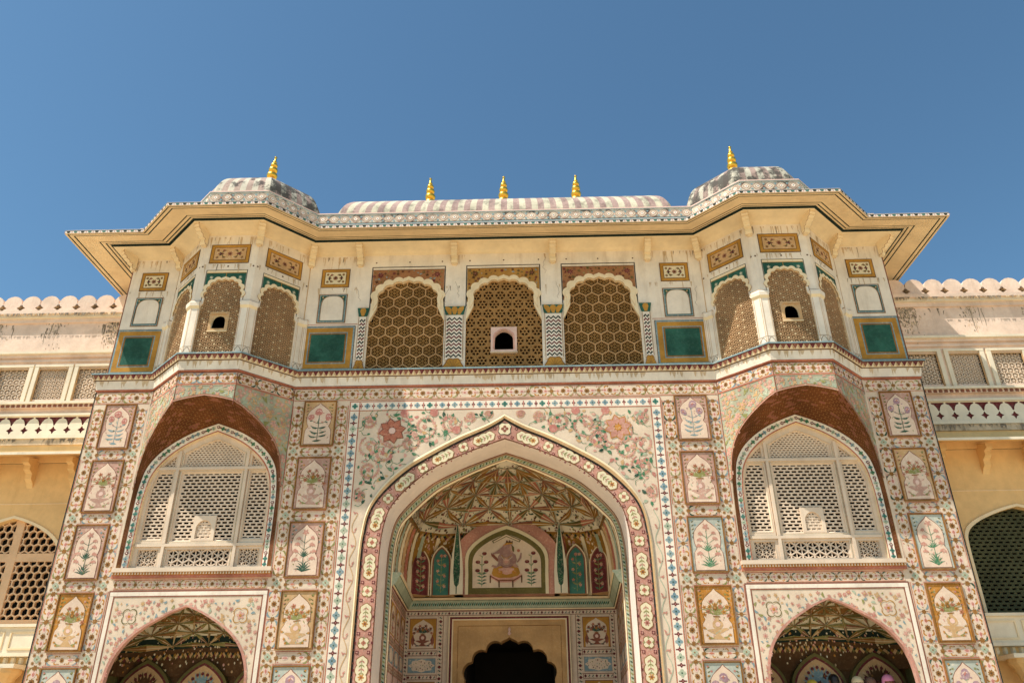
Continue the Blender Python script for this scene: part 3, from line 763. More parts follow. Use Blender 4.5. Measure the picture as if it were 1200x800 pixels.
nw.paint(P, FB.pt)
for s in (-1, 1):    # side walls of the niche
    fr = Fr((s*2.425, D0+.02, 0), (0, 1, 0), (0, 0, 1), (-s, 0, 0)); ln = BY-D0-.02
    fr = Fr((s*2.43, D0+.02, 0), (s*.19, ln, 0), (0, 0, 1), (-ln, s*.19, 0) if s > 0 else (ln, s*.19*-1, 0))
    nw.quad(fr.pt(0, FL), fr.pt(ln, FL), fr.pt(ln, 4.62), fr.pt(0, 4.62), 'pink_pale')
    p = Paint()
    for z in (4.50, 3.6, 3.06, 1.9): band(p, (.02, z), (ln-.02, z), .16, 90+int(z*3), unit=.34)
    for u in (.12, 1.2, 2.3, ln-.1):
        band(p, (u, FL), (u, 4.4), .16, 50+int(u*7), unit=.34)
    for u in (.24, 1.3, 2.4):
        p.rect(u, u+.8, 3.72, 4.38, 'ochre', 0); p.add([(u+.05, 3.75), (u+.75, 3.75), (u+.75, 4.1), (u+.6, 4.28), (u+.4, 4.35), (u+.2, 4.28), (u+.05, 4.1)], 'cream', 1); plant_vase(p, u+.4, 3.76, .6, .55, 'rose', 'olive', 'terracotta', 2, rv)
        p.rect(u, u+.8, 3.18, 3.5, 'blue_grey', 0); p.disc((u+.4, 3.34), .14, 'cream', 1, 12, 2.4, 1)
    nw.paint(p, fr.pt, 1)
nw.box(-2.9, 2.9, D0+.03, BY+.3, FL-.004, FL+.004, 'ground_stone')
nw.obj('niche_wall', NICHE)
# ledge running round the niche
lg = MB(); P = Paint()
def ledge_prof(mb, path, prof):
    """sweep a profile (inset, z) along three walls, mitred"""
    for (a0, z0, _), (a1, z1, mt) in zip(prof, prof[1:]):
        for k in range(3):
            (p, q) = path[k], path[k+1]
            def off(i, a):
                x, y = path[i]
                if i == 0: return (x+a, y)
                if i == 3: return (x-a, y)
                return (x+(a if i == 1 else -a), y-a)
            A, B = off(k, a0), off(k+1, a0); C_, D_ = off(k+1, a1), off(k, a1)
            mb.quad((*A, z0), (*B, z0), (*C_, z1), (*D_, z1), mt)
LP = [(-2.43, D0+.03), (-2.61, BY-.002), (2.61, BY-.002), (2.43, D0+.03)]
ledge_prof(lg, LP, [(0, 4.62, ''), (.03, 4.63, 'red_brown'), (.05, 4.66, 'buff_light'), (.07, 4.665, 'green_dark'), (.16, 4.84, 'sage'), (.17, 4.85, 'green_dark'), (.20, 4.86, 'buff_light'), (.20, 4.905, 'buff_light'), (.0, 4.92, 'tan')])
for sg in (-1, 1): lg.poly([(sg*(2.43-a), D0+.03, z) for a, z in ((-.1, 4.62), (0, 4.62), (.05, 4.66), (.07, 4.665), (.16, 4.84), (.20, 4.86), (.20, 4.905), (0, 4.92), (-.1, 4.92))], 'sage')
fl = Fr((0, BY-.002-.118, 4.757), (1, 0, 0), (0, -.09, .175), None)
for i in range(96):
    x = -2.42+4.84*i/95
    P.leaf((x-.03, -.05), (x+.02, .05), .035, 'green_dark' if i % 2 else 'teal_bright', 0)
fl.N = fl.U.cross(fl.V).normalized()
lg.paint(P, fl.pt, 1)
lg.obj('ledge', NICHE)
# vault: kite net over a half dome
def dome_fn(cx, cy, hw, by, z0, zc, mm=2.3, chamf=.55, inset=0.):
    base = [(hw, cy), (hw, by-chamf), (hw-chamf, by), (-hw+chamf, by), (-hw, by-chamf), (-hw, cy)]
    base = [(x, y) for x, y in base]
    def B(a):
        dx, dy = cos(a), sin(a); best = None
        for p, q in zip(base, base[1:]):
            ex, ey = q[0]-p[0], q[1]-p[1]; den = dx*ey-dy*ex
            if abs(den) < 1e-9: continue
            t = ((p[0])*ey-(p[1]-cy)*ex)/den; s_ = ((p[0])*dy-(p[1]-cy)*dx)/den
            if t > 0 and -1e-6 <= s_ <= 1+1e-6: best = t if best is None else min(best, t)
        return best if best else hw
    def f(a, t, h=0.):
        a = max(0., min(pi, a)); b = B(a); m = mm+.9*sin(a)**2
        th = max(0., min(1., t))*pi/2
        r = abs(cos(th))**(2/m); z = abs(sin(th))**(2/m)
        r = r*(1-h/hw); z = z
        return (cx+b*r*cos(a), cy+b*r*sin(a)-h*.0, z0+(zc-z0)*z-h*z)
    return f
def net_vault(mb, f, nc, levels, cols, rib, dots, seed, ribw=.018):
    r = random.Random(seed)
    # underlying skin
    mb.grid([[f(pi*j/48, i/20) for j in range(49)] for i in range(21)], cols[0])
    for _ in range(260):   # small painted sprigs on the plain ground
        aa, tt = r.uniform(.02, pi-.02), r.uniform(0, levels[1]); k_ = r.uniform(.016, .034)
        b0 = Vector(f(aa, tt, .009)); e1 = (Vector(f(aa+.01, tt, .009))-b0); e2 = (Vector(f(aa, tt+.01, .009))-b0)
        if e1.length < 1e-6 or e2.length < 1e-6: continue
        e1.normalize(); e2.normalize()
        mb.poly([b0+(e1*cos(g_)*r.uniform(.4, 1)+e2*sin(g_))*k_ for g_ in [u*pi/3 for u in range(6)]], r.choice(['tan', 'pink', 'vault_white', 'red_brown', 'olive', 'orange']))
    def patch(q, mat, h, k=3):
        (a, b, c, d) = q
        rows = []
        for i in range(k+1):
            s = i/k; L = (a[0]+(d[0]-a[0])*s, a[1]+(d[1]-a[1])*s); R = (b[0]+(c[0]-b[0])*s, b[1]+(c[1]-b[1])*s)
            rows.append([f(L[0]+(R[0]-L[0])*j/k, L[1]+(R[1]-L[1])*j/k, h) for j in range(k+1)])
        mb.grid(rows, mat)
    def line(p, q, wd, mat, h, k=5):
        pts = [(p[0]+(q[0]-p[0])*i/k, p[1]+(q[1]-p[1])*i/k) for i in range(k+1)]
        W3 = [Vector(f(*x, h)) for x in pts]
        for i in range(k):
            dv = (W3[i+1]-W3[i]); nn = Vector(f(*pts[i], h+.05))-W3[i]
            sdv = dv.cross(nn); 
            if sdv.length < 1e-9: continue
            sdv = sdv.normalized()*wd/2
            mb.quad(W3[i]-sdv, W3[i]+sdv, W3[i+1]+sdv, W3[i+1]-sdv, mat)
    st = pi/nc
    for j in range(len(levels)-2):
        t0, t1, t2 = levels[j], levels[j+1], levels[j+2]; o_ = .5*(j % 2)
        for i in range(-1, nc+1):
            a = (i+.5+o_)*st
            if a-st*.5 < -.01 or a+st*.5 > pi+.01: continue
            mat = cols[1+(j % (len(cols)-1))]; h = .010+.0015*((i+j) % 3)
            q = [(a, t0), (a+st*.5, t1), (a, t2), (a-st*.5, t1)]
            patch(q, mat, h)
            white = mat in ('vault_white', 'cream')
            if white:   # small painted corners and a scalloped lower edge
                for sg in (-1, 1): patch([(a+sg*st*.5, t1), (a+sg*st*.36, t1-(t1-t0)*.28), (a+sg*st*.30, t1), (a+sg*st*.36, t1+(t2-t1)*.28)], 'brown' if i % 2 else 'terracotta', h+.006, 2)
                patch([(a, t0), (a+st*.13, t0+(t1-t0)*.26), (a, t0+(t1-t0)*.40), (a-st*.13, t0+(t1-t0)*.26)], 'black_green' if j < 3 else 'brown', h+.006, 2)
            else:       # pale rays of the star net
                for sg in (-1, 1): patch([(a, t2), (a+sg*st*.10, t1), (a+sg*st*.30, t0+(t1-t0)*.62), (a+sg*st*.16, t1)], 'yellow_cream' if (i+j) % 2 else 'pink', h+.006, 2)
            nd = dots[j % len(dots)]
            for _ in range(nd):
                x, y = r.uniform(-1, 1), r.uniform(-1, 1)
                while abs(x)+abs(y) > .80: x, y = r.uniform(-1, 1), r.uniform(-1, 1)
                aa = a+x*st*.5; tt = t1+(y*(t2-t1) if y > 0 else y*(t1-t0)); k_ = r.uniform(.024, .042)*(1-.45*tt)
                b0 = Vector(f(aa, tt, h+.012)); e1 = (Vector(f(aa+.01, tt, h+.012))-b0).normalized(); e2 = (Vector(f(aa, tt+.01, h+.012))-b0).normalized()
                kind = r.random(); mt = r.choice(['red_brown', 'brown_dark', 'green_dark', 'maroon']) if mat in ('vault_white', 'cream', 'pink') else r.choice(['vault_white', 'tan', 'yellow_cream', 'pink'])
                mb.poly([b0+(e1*cos(g_)*(1 if kind < .5 else .45)+e2*sin(g_))*k_ for g_ in [u*pi/3 for u in range(6)]], mt)
    for j in range(len(levels)-1):
        o_ = .5*(j % 2)
        for i in range(-1, nc+1):
            a = (i+.5+o_)*st
            for sg in (-1, 1):
                if -.01 <= a <= pi+.01 and -.01 <= a+sg*st*.5 <= pi+.01:
                    line((a, levels[j]), (a+sg*st*.5, levels[j+1]), ribw*(1.7-levels[j]), rib, .034); line((a, levels[j]), (a+sg*st*.5, levels[j+1]), ribw*.5, 'yellow_cream', .037)

def star_vault(mb, f, n, rings, skin, tsplit, kites, rib, seed, wid=.20, dens=700, ds=1., ms=10, dotcols=('red_brown', 'brown_dark', 'green_dark', 'maroon', 'olive')):
    """star net: nodes on rings joined by long kites, floral facets between"""
    r = random.Random(seed)
    def smat(i, j):
        for t_, m_ in skin:
            if i/24 < t_: return m_
        return skin[-1][1]
    mb.grid([[f(pi*j/60, i/24) for j in range(61)] for i in range(25)], smat)
    def P3(p, h): return Vector(f(p[0], p[1], h))
    def kite(p, q, w_, h, mats, k=4):
        da, dt = q[0]-p[0], q[1]-p[1]
        m = ((p[0]+q[0])/2, (p[1]+q[1])/2)
        e = P3(q, h)-P3(p, h); L_ = e.length
        nrm = (P3(m, h+.05)-P3(m, h)); sdv = e.cross(nrm)
        if sdv.length < 1e-9: return
        sdv = sdv.normalized()*w_*L_
        for half in range(2):
            rows = []
            for i in range(k+1):
                t = (half+i/k)/2; c = P3((p[0]+da*t, p[1]+dt*t), h); ww = (1-abs(2*t-1))*.94+.06
                rows.append([c-sdv*ww, c+sdv*ww])
            mb.grid(rows, mats[half])
    def node(i, j): 
        o_ = .5 if j % 2 else 0.
        return ((i+o_)*pi/n, rings[j])
    def ok(p): return -.001 <= p[0] <= pi+.001
    for _ in range(dens):
        aa, tt = r.uniform(.02, pi-.02), r.uniform(.01, .985)
        k_ = r.uniform(.022, .046)*(1-.45*tt)*ds
        b0 = P3((aa, tt), .008); e1 = P3((aa+.01, tt), .008)-b0; e2 = P3((aa, tt+.01), .008)-b0
        if e1.length < 1e-6 or e2.length < 1e-6: continue
        e1.normalize(); e2.normalize(); sh_ = r.uniform(.4, 1); ro = r.random()*3
        pale = smat(tt*24, 0) in ('vault_white', 'cream', 'pink_pale')
        mt = r.choice(dotcols if pale else ('tan', 'pink', 'vault_white', 'orange', 'yellow_cream'))
        mb.poly([b0+(e1*cos(g_+ro)*sh_+e2*sin(g_+ro))*k_ for g_ in [u*pi/3 for u in range(6)]], mt)
    for j in range(len(rings)):
        for i in range(-1, n+1):
            p = node(i, j)
            if not ok(p): continue
            nb = [node(i+1, j)]
            if j+1 < len(rings):
                s_ = 0 if j % 2 else -1
                nb += [node(i+s_, j+1), node(i+s_+1, j+1)]
            if j+2 < len(rings): nb.append(node(i, j+2))
            for q_i, q in enumerate(nb):
                if not ok(q): continue
                w_ = wid*(.42 if q_i == 0 else .62 if q_i < 3 else .34)
                kite(p, q, w_*1.0+.020, .014+.002*q_i, (rib, rib)); kite(p, q, w_*.92, .022+.002*q_i, kites[(i+j+q_i) % len(kites)]); kite(p, q, w_*.16, .032+.002*q_i, ('yellow_cream', 'tan'))
    for j in range(len(rings)):
        for i in range(-1, n+1):
            p = node(i, j)
            if ok(p):
                c = P3(p, .045); e1 = P3((min(pi, p[0]+.01), p[1]), .045)-P3((max(0, p[0]-.01), p[1]), .045); e2 = P3((p[0], p[1]+.01), .045)-c
                if e1.length < 1e-6 or e2.length < 1e-6: continue
                e1.normalize(); e2.normalize(); k_ = .055*(1-.5*p[1])*ds
                for kk, mt in ((1., rib), (.6, 'red_brown')): mb.poly([c+(e1*cos(u*pi/4)+e2*sin(u*pi/4))*k_*kk+(P3(p, .05)-c)*(1-kk) for u in range(8)], mt)
    # scalloped row where the net meets the wall zone
    m_ = n*ms
    for i in range(m_):
        a0, a1 = pi*i/m_, pi*(i+1)/m_; am = (a0+a1)/2; t0, t1 = tsplit-.028*10/ms, tsplit+.022*10/ms
        mb.poly([P3((am, t0), .013), P3((a1, (t0+t1)/2), .013), P3((am, t1), .013), P3((a0, (t0+t1)/2), .013)], ('black_green', 'tan', 'ochre_dark')[i % 3])
        mb.poly([P3((a0, t0-.03*10/ms), .012), P3((am, t0), .012), P3((a0, (t0+t1)/2), .012), P3((max(0, a0-(a1-a0)/2), t0), .012)], ('tan', 'maroon', 'dusty_ochre', 'olive_dark')[i % 4])
vt = MB()
vf = dome_fn(0, D0+.06, 2.46, BY-.06, 4.93, 7.34)
star_vault(vt, vf, 8, [.40, .55, .70, .84, .97], ((.30, 'ochre_dark'), (1.1, 'vault_white')), .31, (('ochre_dark', 'red_brown'), ('brown', 'ochre_dark'), ('terracotta', 'olive_dark')), 'sage', 3, .18, 4200, 1.15, 20)
for i in range(23):   # upright ribs fanning up from the ledge
    a = pi*(i+.5)/23; k_ = 5
    pts = [Vector(vf(a, .0+.30*j/k_, .02)) for j in range(k_+1)]
    t_ = Vector((-sin(a), cos(a), 0)) 
    for j in range(k_):
        wd = .062-.02*j/k_
        d_ = (pts[j+1]-pts[j]); sdv = d_.cross(Vector(vf(a, .0, .2))-Vector(vf(a, 0, .02))); sdv = sdv.normalized()*wd if sdv.length > 1e-9 else t_*wd
        vt.quad(pts[j]-sdv, pts[j]+sdv, pts[j+1]+sdv, pts[j+1]-sdv, ('buff_light', 'sage', 'yellow_cream', 'terracotta', 'tan')[i % 5])
vt.obj('vault', NICHE)
# the arched picture over the doorway
pp = MB(); P = Paint(); PY = 3.86
def sarch(hw, zs, za, cx=0., z0=4.92):
    return arch([(0, za), (hw*.30, za-(za-zs)*.16), (hw*.62, za-(za-zs)*.42), (hw*.88, za-(za-zs)*.75), (hw, zs-.08), (hw, zs-.5), (hw, z0)], cx)
cx = -.085
fp = Fr((0, PY, 0)); O1 = sarch(1.03, 5.92, 6.60, cx); O2 = sarch(.95, 5.88, 6.51, cx); O3 = sarch(.845, 5.82, 6.38, cx, 5.07)
OP = sarch(1.30, 6.05, 6.93, cx)
pp.slab(fp, OP, [], -.6, -.05, 'pink_deep'); 
pp.slab(fp, O1, [], -.06, .0, 'yellow_cream', 'pink'); 
pp.holed(fp, O2, [], .003, 'olive_dark'); pp.holed(fp, O3, [], .007, 'cream')
def PQ(gx, gz):   # measured on the painting: pixels of the close view -> metres on its wall
    return (cx+(gx-483)*.00247*.975, 5.075+(638-gz)*.00247*.985)
def pl(pts, mat, lay): P.add([PQ(*p) for p in pts], mat, lay)
for s, gx in ((1, 228), (-1, 735)):     # flowering plants on both sides
    P.stroke([PQ(gx, 625), PQ(gx, 320)], .014, 'green', 0)
    for z in (610, 580, 545, 515):
        for k in (-1, 1): P.leaf(PQ(gx, z), PQ(gx+k*52, z-18), .035, 'green_dark' if k > 0 else 'green', 0, .15*k)
    for z, dd in ((470, 45), (385, 42), (300, 25)):
        for k in ((-1, 1) if z > 320 else (1,)):
            P.stroke([PQ(gx, z+45), PQ(gx+k*dd, z)], .008, 'green', 0)
            P.disc(PQ(gx+k*dd, z), .055, 'maroon', 1, 9, 1.1, .8); P.disc(PQ(gx+k*dd, z-10), .03, 'red_brown', 2, 7, 1.2, .6)
            P.leaf(PQ(gx, z+30), PQ(gx-k*30, z+12), .02, 'olive', 0)
pl([(310, 505), (390, 540), (560, 540), (640, 505), (635, 540), (560, 590), (395, 590), (312, 540)], 'pink', 1); pl([(318, 520), (395, 562), (555, 562), (632, 520), (632, 534), (556, 578), (394, 578), (318, 534)], 'red_brown', 2)
for gx, z0, z1 in ((315, 520, 592), (405, 575, 638), (545, 575, 638), (636, 520, 592)): pl([(gx-7, z0), (gx+7, z0), (gx+6, z1), (gx-6, z1)], 'brown_dark', 3)
pl([(328, 500), (345, 450), (400, 430), (560, 425), (605, 450), (622, 500), (600, 525), (520, 545), (400, 545), (345, 525)], 'ochre', 4)
pl([(395, 455), (480, 440), (560, 455), (540, 500), (480, 515), (420, 495)], 'pink', 5)
pl([(395, 330), (420, 295), (470, 280), (530, 285), (575, 315), (588, 370), (570, 415), (520, 445), (450, 445), (405, 410), (390, 370)], 'figure_tone', 6)
pl([(430, 260), (470, 200), (520, 195), (550, 230), (548, 285), (510, 320), (460, 320), (435, 295)], 'figure_tone', 7)
pl([(470, 200), (430, 240), (380, 280), (335, 300), (330, 312), (390, 305), (440, 295), (470, 270)], 'figure_tone', 8)
pl([(320, 295), (350, 310), (395, 355), (390, 385), (345, 345), (325, 325)], 'red_brown', 7); pl([(585, 390), (615, 345), (625, 300), (640, 300), (636, 350), (600, 395)], 'figure_tone', 7)
pl([(470, 205), (485, 165), (500, 190), (515, 165), (528, 190), (548, 172), (545, 210), (510, 198)], 'brown_dark', 9); pl([(535, 215), (560, 240), (560, 290), (540, 270)], 'olive_dark', 9)
P.disc(PQ(480, 385), .085, 'dusty_pink', 9, 12, 1.1, 1); P.disc(PQ(480, 380), .055, 'pink', 10, 10); P.stroke([PQ(430, 315), PQ(450, 345), PQ(490, 350), PQ(535, 320)], .014, 'ochre', 11); P.stroke([PQ(425, 330), PQ(455, 368), PQ(500, 372), PQ(545, 335)], .010, 'cream', 11)
pl([(520, 215), (556, 235), (560, 285), (530, 300), (512, 260)], 'dusty_pink', 9); P.disc(PQ(478, 245), .010, 'black_green', 12, 6)
pl([(440, 225), (480, 195), (540, 195), (548, 205), (490, 212)], 'ochre', 10)
pl([(400, 395), (380, 430), (340, 415), (325, 430), (370, 450), (420, 420)], 'figure_tone', 9); pl([(560, 400), (590, 420), (610, 440), (570, 445), (545, 425)], 'dusty_pink', 9)
for gx in (415, 560): P.disc(PQ(gx, 490), .05, 'orange', 9, 8, 1.3, .8)
P.disc(PQ(606, 275), .04, 'terracotta', 6, 7)
pl([(330, 172), (478, 97), (632, 165), (618, 190), (480, 130), (345, 197)], 'olive_dark', 2); pl([(345, 176), (479, 107), (618, 168), (612, 181), (480, 122), (351, 189)], 'cream', 3)
P.stroke([PQ(420, 420), PQ(480, 445), PQ(560, 420)], .012, 'red_brown', 7)
pp.paint(P, fp.pt, 5)
for i in range(60):
    a = rv.uniform(-1.25, 1.25); z = rv.uniform(5.1, 6.85)
    q = (cx+a, z); 
    if abs(a) > 1.06 and z < 6.0 or (z > 6.62-.55*max(0, abs(a)-.2) and z < 6.86-.75*max(0, abs(a)-.1)):
        Px = Paint(); Px.flower(q, .02, rv.choice(['maroon', 'pink_pale', 'olive_dark']), 0, 4); pp.paint(Px, Fr((0, PY+.05, 0)).pt, 2)
pp.obj('picture_panel', NICHE)
# cypress and arched flower panels beside the picture
def arched_panel(cx, y, ang, z0, zs, za, hw, mat, fl, parent, name='arched_panel', rim='buff_light', label=None):
    U = (cos(ang), sin(ang), 0); fr = Fr((cx, y, 0), U); m = MB(); p = Paint()
    m.slab(fr, sarch(hw+.07, zs, za+.09, 0, z0), [], -.5, .0, rim, 'tan'); m.holed(fr, sarch(hw+.035, zs, za+.045, 0, z0), [], .004, 'red_brown'); m.holed(fr, sarch(hw, zs, za, 0, z0), [], .008, mat)
    h = za-z0
    p.stroke([(0, z0+.05*h), (0, z0+.8*h)], .012, 'olive', 0)
    for i in range(7):
        t = .12+.11*i
        for s in (-1, 1): p.leaf((0, z0+t*h-.05), (s*hw*.62, z0+t*h+.02), .035, 'olive' if i % 2 else 'green', 0)
        p.flower(((-1)**i*hw*.45, z0+t*h+.07), hw*.22, fl if i % 3 else 'pink', 1, 5, 'orange', i)
    p.flower((0, z0+.84*h), hw*.25, fl, 1, 6, 'orange')
    m.paint(p, fr.pt, 6); m.obj(name, parent, label=label)
for s in (-1, 1):
    arched_panel(s*1.685-.04, 3.98, 0, 4.93, 5.78, 6.06, .19, 'teal_bright', 'rose', NICHE, label='teal arched panel with rose flowers beside the cypress')
    arched_panel(s*2.21-.02, 3.86, -s*.62, 4.93, 5.70, 5.98, .20, 'maroon', 'pink', NICHE, label='dark red arched panel in the niche corner')
    c = MB(); fr = Fr((s*1.285-.04, 3.83, 0)); sp_ = [(.0, 6.72), (.045, 6.3), (.10, 5.9), (.135, 5.5), (.145, 4.93)]
    c.slab(fr, arch([(0, 6.78), (.06, 6.3), (.12, 5.9), (.155, 5.5), (.16, 5.2), (.16, 4.92)]), [], -.5, 0, 'vault_white', 'tan')
    p = Paint(); p.add([(.012, 4.93), (.012, 5.10), (.055, 5.16), (.085, 5.45), (.07, 5.95), (.03, 6.45), (0, 6.68), (-.03, 6.45), (-.07, 5.95), (-.085, 5.45), (-.055, 5.16), (-.012, 5.10), (-.012, 4.93)], 'green_dark', 0)
    for i in range(26): p.leaf((rv.uniform(-.04, .04), 5.15+i*.05), (rv.choice((-1, 1))*.075*(1-i/34), 5.2+i*.05), .02, 'green', 1)
    c.paint(p, fr.pt, 1); c.obj('cypress_panel', NICHE)
for s in (-1, 1):    # painted panels on the back wall beside the doorway
    for (z0, z1, k) in ((3.70, 4.48, 0), (3.16, 3.56, 1), (2.1, 3.04, 0)):
        m = MB(); p = Paint(); a, b = s*2.13-.04-.37, s*2.13-.04+.37; fr = Fr((0, BY-.012, 0))
        m.fbox(fr, a, b, z0, z1, -.01, .012, 'red_brown', 'b'); p.frame(a, b, z0, z1, .035, 'cream', 0)
        if k == 0:
            p.rect(a+.05, b-.05, z0+.05, z1-.05, 'ochre', 0); p.add(cusp_shape(a+.03, z0+.03, .68, z1-z0-.06), 'cream', 1); plant_vase(p, (a+b)/2, z0+.08, .6, (z1-z0)*.82, 'maroon', 'green_dark', 'red_brown', 2, rv)
            for sg in (-1, 1): P_ = (a+b)/2+sg*.24; p.leaf((P_, z0+.10), (P_, z0+.36), .09, 'red_brown', 2)
        else:
            p.rect(a+.04, b-.04, z0+.04, z1-.04, 'blue_grey', 0)
            p.add([((a+b)/2+(.29+.03*cos(8*t))*cos(t), (z0+z1)/2+(.135+.012*cos(8*t))*sin(t)) for t in [i*pi/16 for i in range(32)]], 'cream', 1)
            scatter_flowers(p, lambda u, v: ((u-(a+b)/2)/.26)**2+((v-(z0+z1)/2)/.11)**2 < 1, a, b, z0, z1, 34, ['maroon', 'orange', 'blue_grey'], ['green_dark', 'olive'], 4, 2, .022, .045)
        m.paint(p, fr.pt, 6); m.obj('painted_panel', NICHE)
# doorway
DOOR = MB(); fr = Fr((0, BY-.06, 0)); P = Paint()
DOOR.holed(fr, [(-1.42, FL), (1.34, FL), (1.34, 4.38), (-1.42, 4.38)], [dark_hole], 0, 'stone_warm'); DOOR.side(fr, dark_hole, -.5, 0, 'stone_warm', False)
DOOR.slab(fr, [(-1.53, FL), (-1.42, FL), (-1.42, 4.38), (1.34, 4.38), (1.34, FL), (1.45, FL), (1.45, 4.49), (-1.53, 4.49)], [], -.06, .04, 'buff_light')
P.add([(-1.50, FL), (-1.45, FL), (-1.45, 4.41), (1.37, 4.41), (1.37, FL), (1.42, FL), (1.42, 4.46), (-1.50, 4.46)], 'maroon', 20)
DOOR.paint(P, fr.pt, 0)
o2 = cusped([(1.20, 3.06), (1.03, 3.50), (.70, 3.77), (.35, 3.96), (0, 4.04)], 3, .30, -.04, 6, [(1.20, FL)])
DOOR.side(fr, o2, 0., .018, 'stone_warm', False); DOOR.holed(fr, o2, [[(x, z) for x, z in dark_hole]], .018, 'stone_warm')
for a in (-1.30, 1.22): DOOR.fbox(fr, a-.006, a+.006, FL, 4.25, 0, .006, 'brown', 'b')
DOOR.fbox(fr, -1.29, 1.21, 4.244, 4.256, 0, .006, 'brown', 'b')
DOOR.lathe((-.04, BY-.09, 4.02), [(.0, 0), (.03, .01), (.045, .05), (.02, .09), (.035, .12), (.03, .16), (0, .2)], 8, 'pink_pale')
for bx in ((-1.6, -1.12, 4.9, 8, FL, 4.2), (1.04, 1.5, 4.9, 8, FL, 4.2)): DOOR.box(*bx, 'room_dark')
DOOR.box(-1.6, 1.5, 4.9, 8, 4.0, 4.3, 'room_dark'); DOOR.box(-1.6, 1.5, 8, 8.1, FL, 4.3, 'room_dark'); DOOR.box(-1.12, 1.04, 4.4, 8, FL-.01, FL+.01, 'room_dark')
DOOR.obj('doorway', NICHE)

# --- two small side niches low in the bays
for s in (-1, 1):
    NI = bpy.data.objects.new('side_niche', None); COL.objects.link(NI); NI.parent = GATE
    cx0 = s*BX+.03*0; m = MB(); P = Paint(); fr = Fr((0, 0, 0)); nic = arch(NICA, s*BX)
    P.rect(cx0-1.60, cx0+1.60, 4.395, 4.425, 'red_brown', 1)
    P.ring([(cx0-1.60, FL), (cx0+1.60, FL), (cx0+1.60, 4.40), (cx0-1.60, 4.40)], offset_arch(nic, cx0, 1.03, .03), 'cream', 0)
    for k, (d0, d1, mt) in enumerate(((1.60, 1.575, 'red_brown'), (1.575, 1.50, 'white_plaster'), (1.50, 1.475, 'red_brown'))):
        for sg in (-1, 1): P.rect(cx0+min(sg*d0, sg*d1), cx0+max(sg*d0, sg*d1), FL, 4.42-(1.6-d0), mt, 2)
        P.rect(cx0-d0, cx0+d0, 4.42-(1.6-d1), 4.42-(1.6-d0), mt, 3)
    na = crom(NICA, 5)
    def ins(u, v):
        a = abs(u-cx0); return a < 1.44 and v < 4.23 and (a > 1.40 or v > interp([(x, z) for x, z in na], a)+.05)
    for sg in (-1, 1):
        c = (cx0+sg*1.10, 3.93)
        for i in range(4):
            a = i*pi/2+pi/4; P.cres((c[0]+.085*cos(a), c[1]+.085*sin(a)), .085, a, 'olive_dark' if sg < 0 else 'ochre', 3, 3.3, .10)
        P.flower(c, .08, 'pink', 3, 5, 'orange')
    scatter_flowers(P, lambda u, v: ins(u, v) and hypot(abs(u-cx0)-1.10, v-3.93) > .2, cx0-1.44, cx0+1.44, 2.6, 4.23, 210, ['rose', 'pink', 'tan', 'pink_deep'], ['blue_grey', 'sage', 'olive', 'blue_grey'], 20+s, 3, .046, .085)
    m.paint(P, fr.pt, 1)
    strip(m, offset_arch(nic, cx0, 1.035, .035), nic, .012, .012, 'pink_deep')
    m.obj('arch_surround', NI)
    rv2 = MB(); strip(rv2, nic, nic, .012, -.11, 'pink'); rv2.obj('arch_reveal', NI)
    iw = MB(); w_ = 1.86; yb = 1.55
    for q in (-1, 1): iw.box(cx0+q*w_-.03, cx0+q*w_+.03, .01, yb, FL, 4.5, 'olive_dark')
    iw.box(cx0-w_+.03, cx0+w_-.03, yb, yb+.06, FL, 4.5, 'brown_dark')
    iw.holed(Fr((0, .112, 0)), [(cx0-w_+.03, FL), (cx0+w_-.03, FL), (cx0+w_-.03, 4.5), (cx0-w_+.03, 4.5)], [offset_arch(nic, cx0, .999, 0)], 0, 'olive_dark')
    iw.box(cx0-w_+.03, cx0+w_-.03, .03, yb, 4.5, 4.55, 'olive_dark')
    iw.obj('niche_wall', NI)
    v_ = MB(); f = dome_fn(cx0, .13, 1.80, yb-.05, 2.95, 4.28, 2.2, .25)
    star_vault(v_, f, 6, [.20, .34, .48, .63, .80, .96], ((.13, 'brown_dark'), (.29, 'black_green'), (.46, 'vault_white'), (.6, 'brown'), (1.1, 'vault_white')), .12, (('brown', 'olive_dark'), ('tan', 'brown'), ('red_brown', 'olive')), 'olive', 9+s, .15, 1000, .7, 16)
    v_.obj('vault', NI)
    for k in (-1, 0, 1):
        ap = MB(); fr2 = Fr((cx0+k*1.19, yb-.16, 0)); p = Paint()
        ap.slab(fr2, sarch(.55, 2.75, 3.27, 0, FL), [], -.16, 0, 'olive_dark'); ap.holed(fr2, sarch(.50, 2.72, 3.20, 0, FL), [], .004, 'maroon'); ap.holed(fr2, sarch(.465, 2.70, 3.15, 0, FL), [], .008, 'tan')
        plant_vase(p, 0, 1.5, .95, 1.75, 'maroon', 'brown_dark' if k else 'blue_grey', 'brown', 0, rv)
        for i in range(24):
            a = pi*(.0+1.0*i/23); rr = .24+.10*(i % 2); p.leaf((.1*cos(a), 2.62+.1*sin(a)), (rr*cos(a), 2.66+rr*1.15*sin(a)), .05, 'brown_dark' if k else 'blue_grey', 1)
        for i in range(9):
            a = pi*i/8; p.disc((.27*cos(a), 2.66+.33*sin(a)), .035, 'maroon', 2, 6)
        ap.paint(p, fr2.pt, 6); ap.obj('arched_panel', NI)

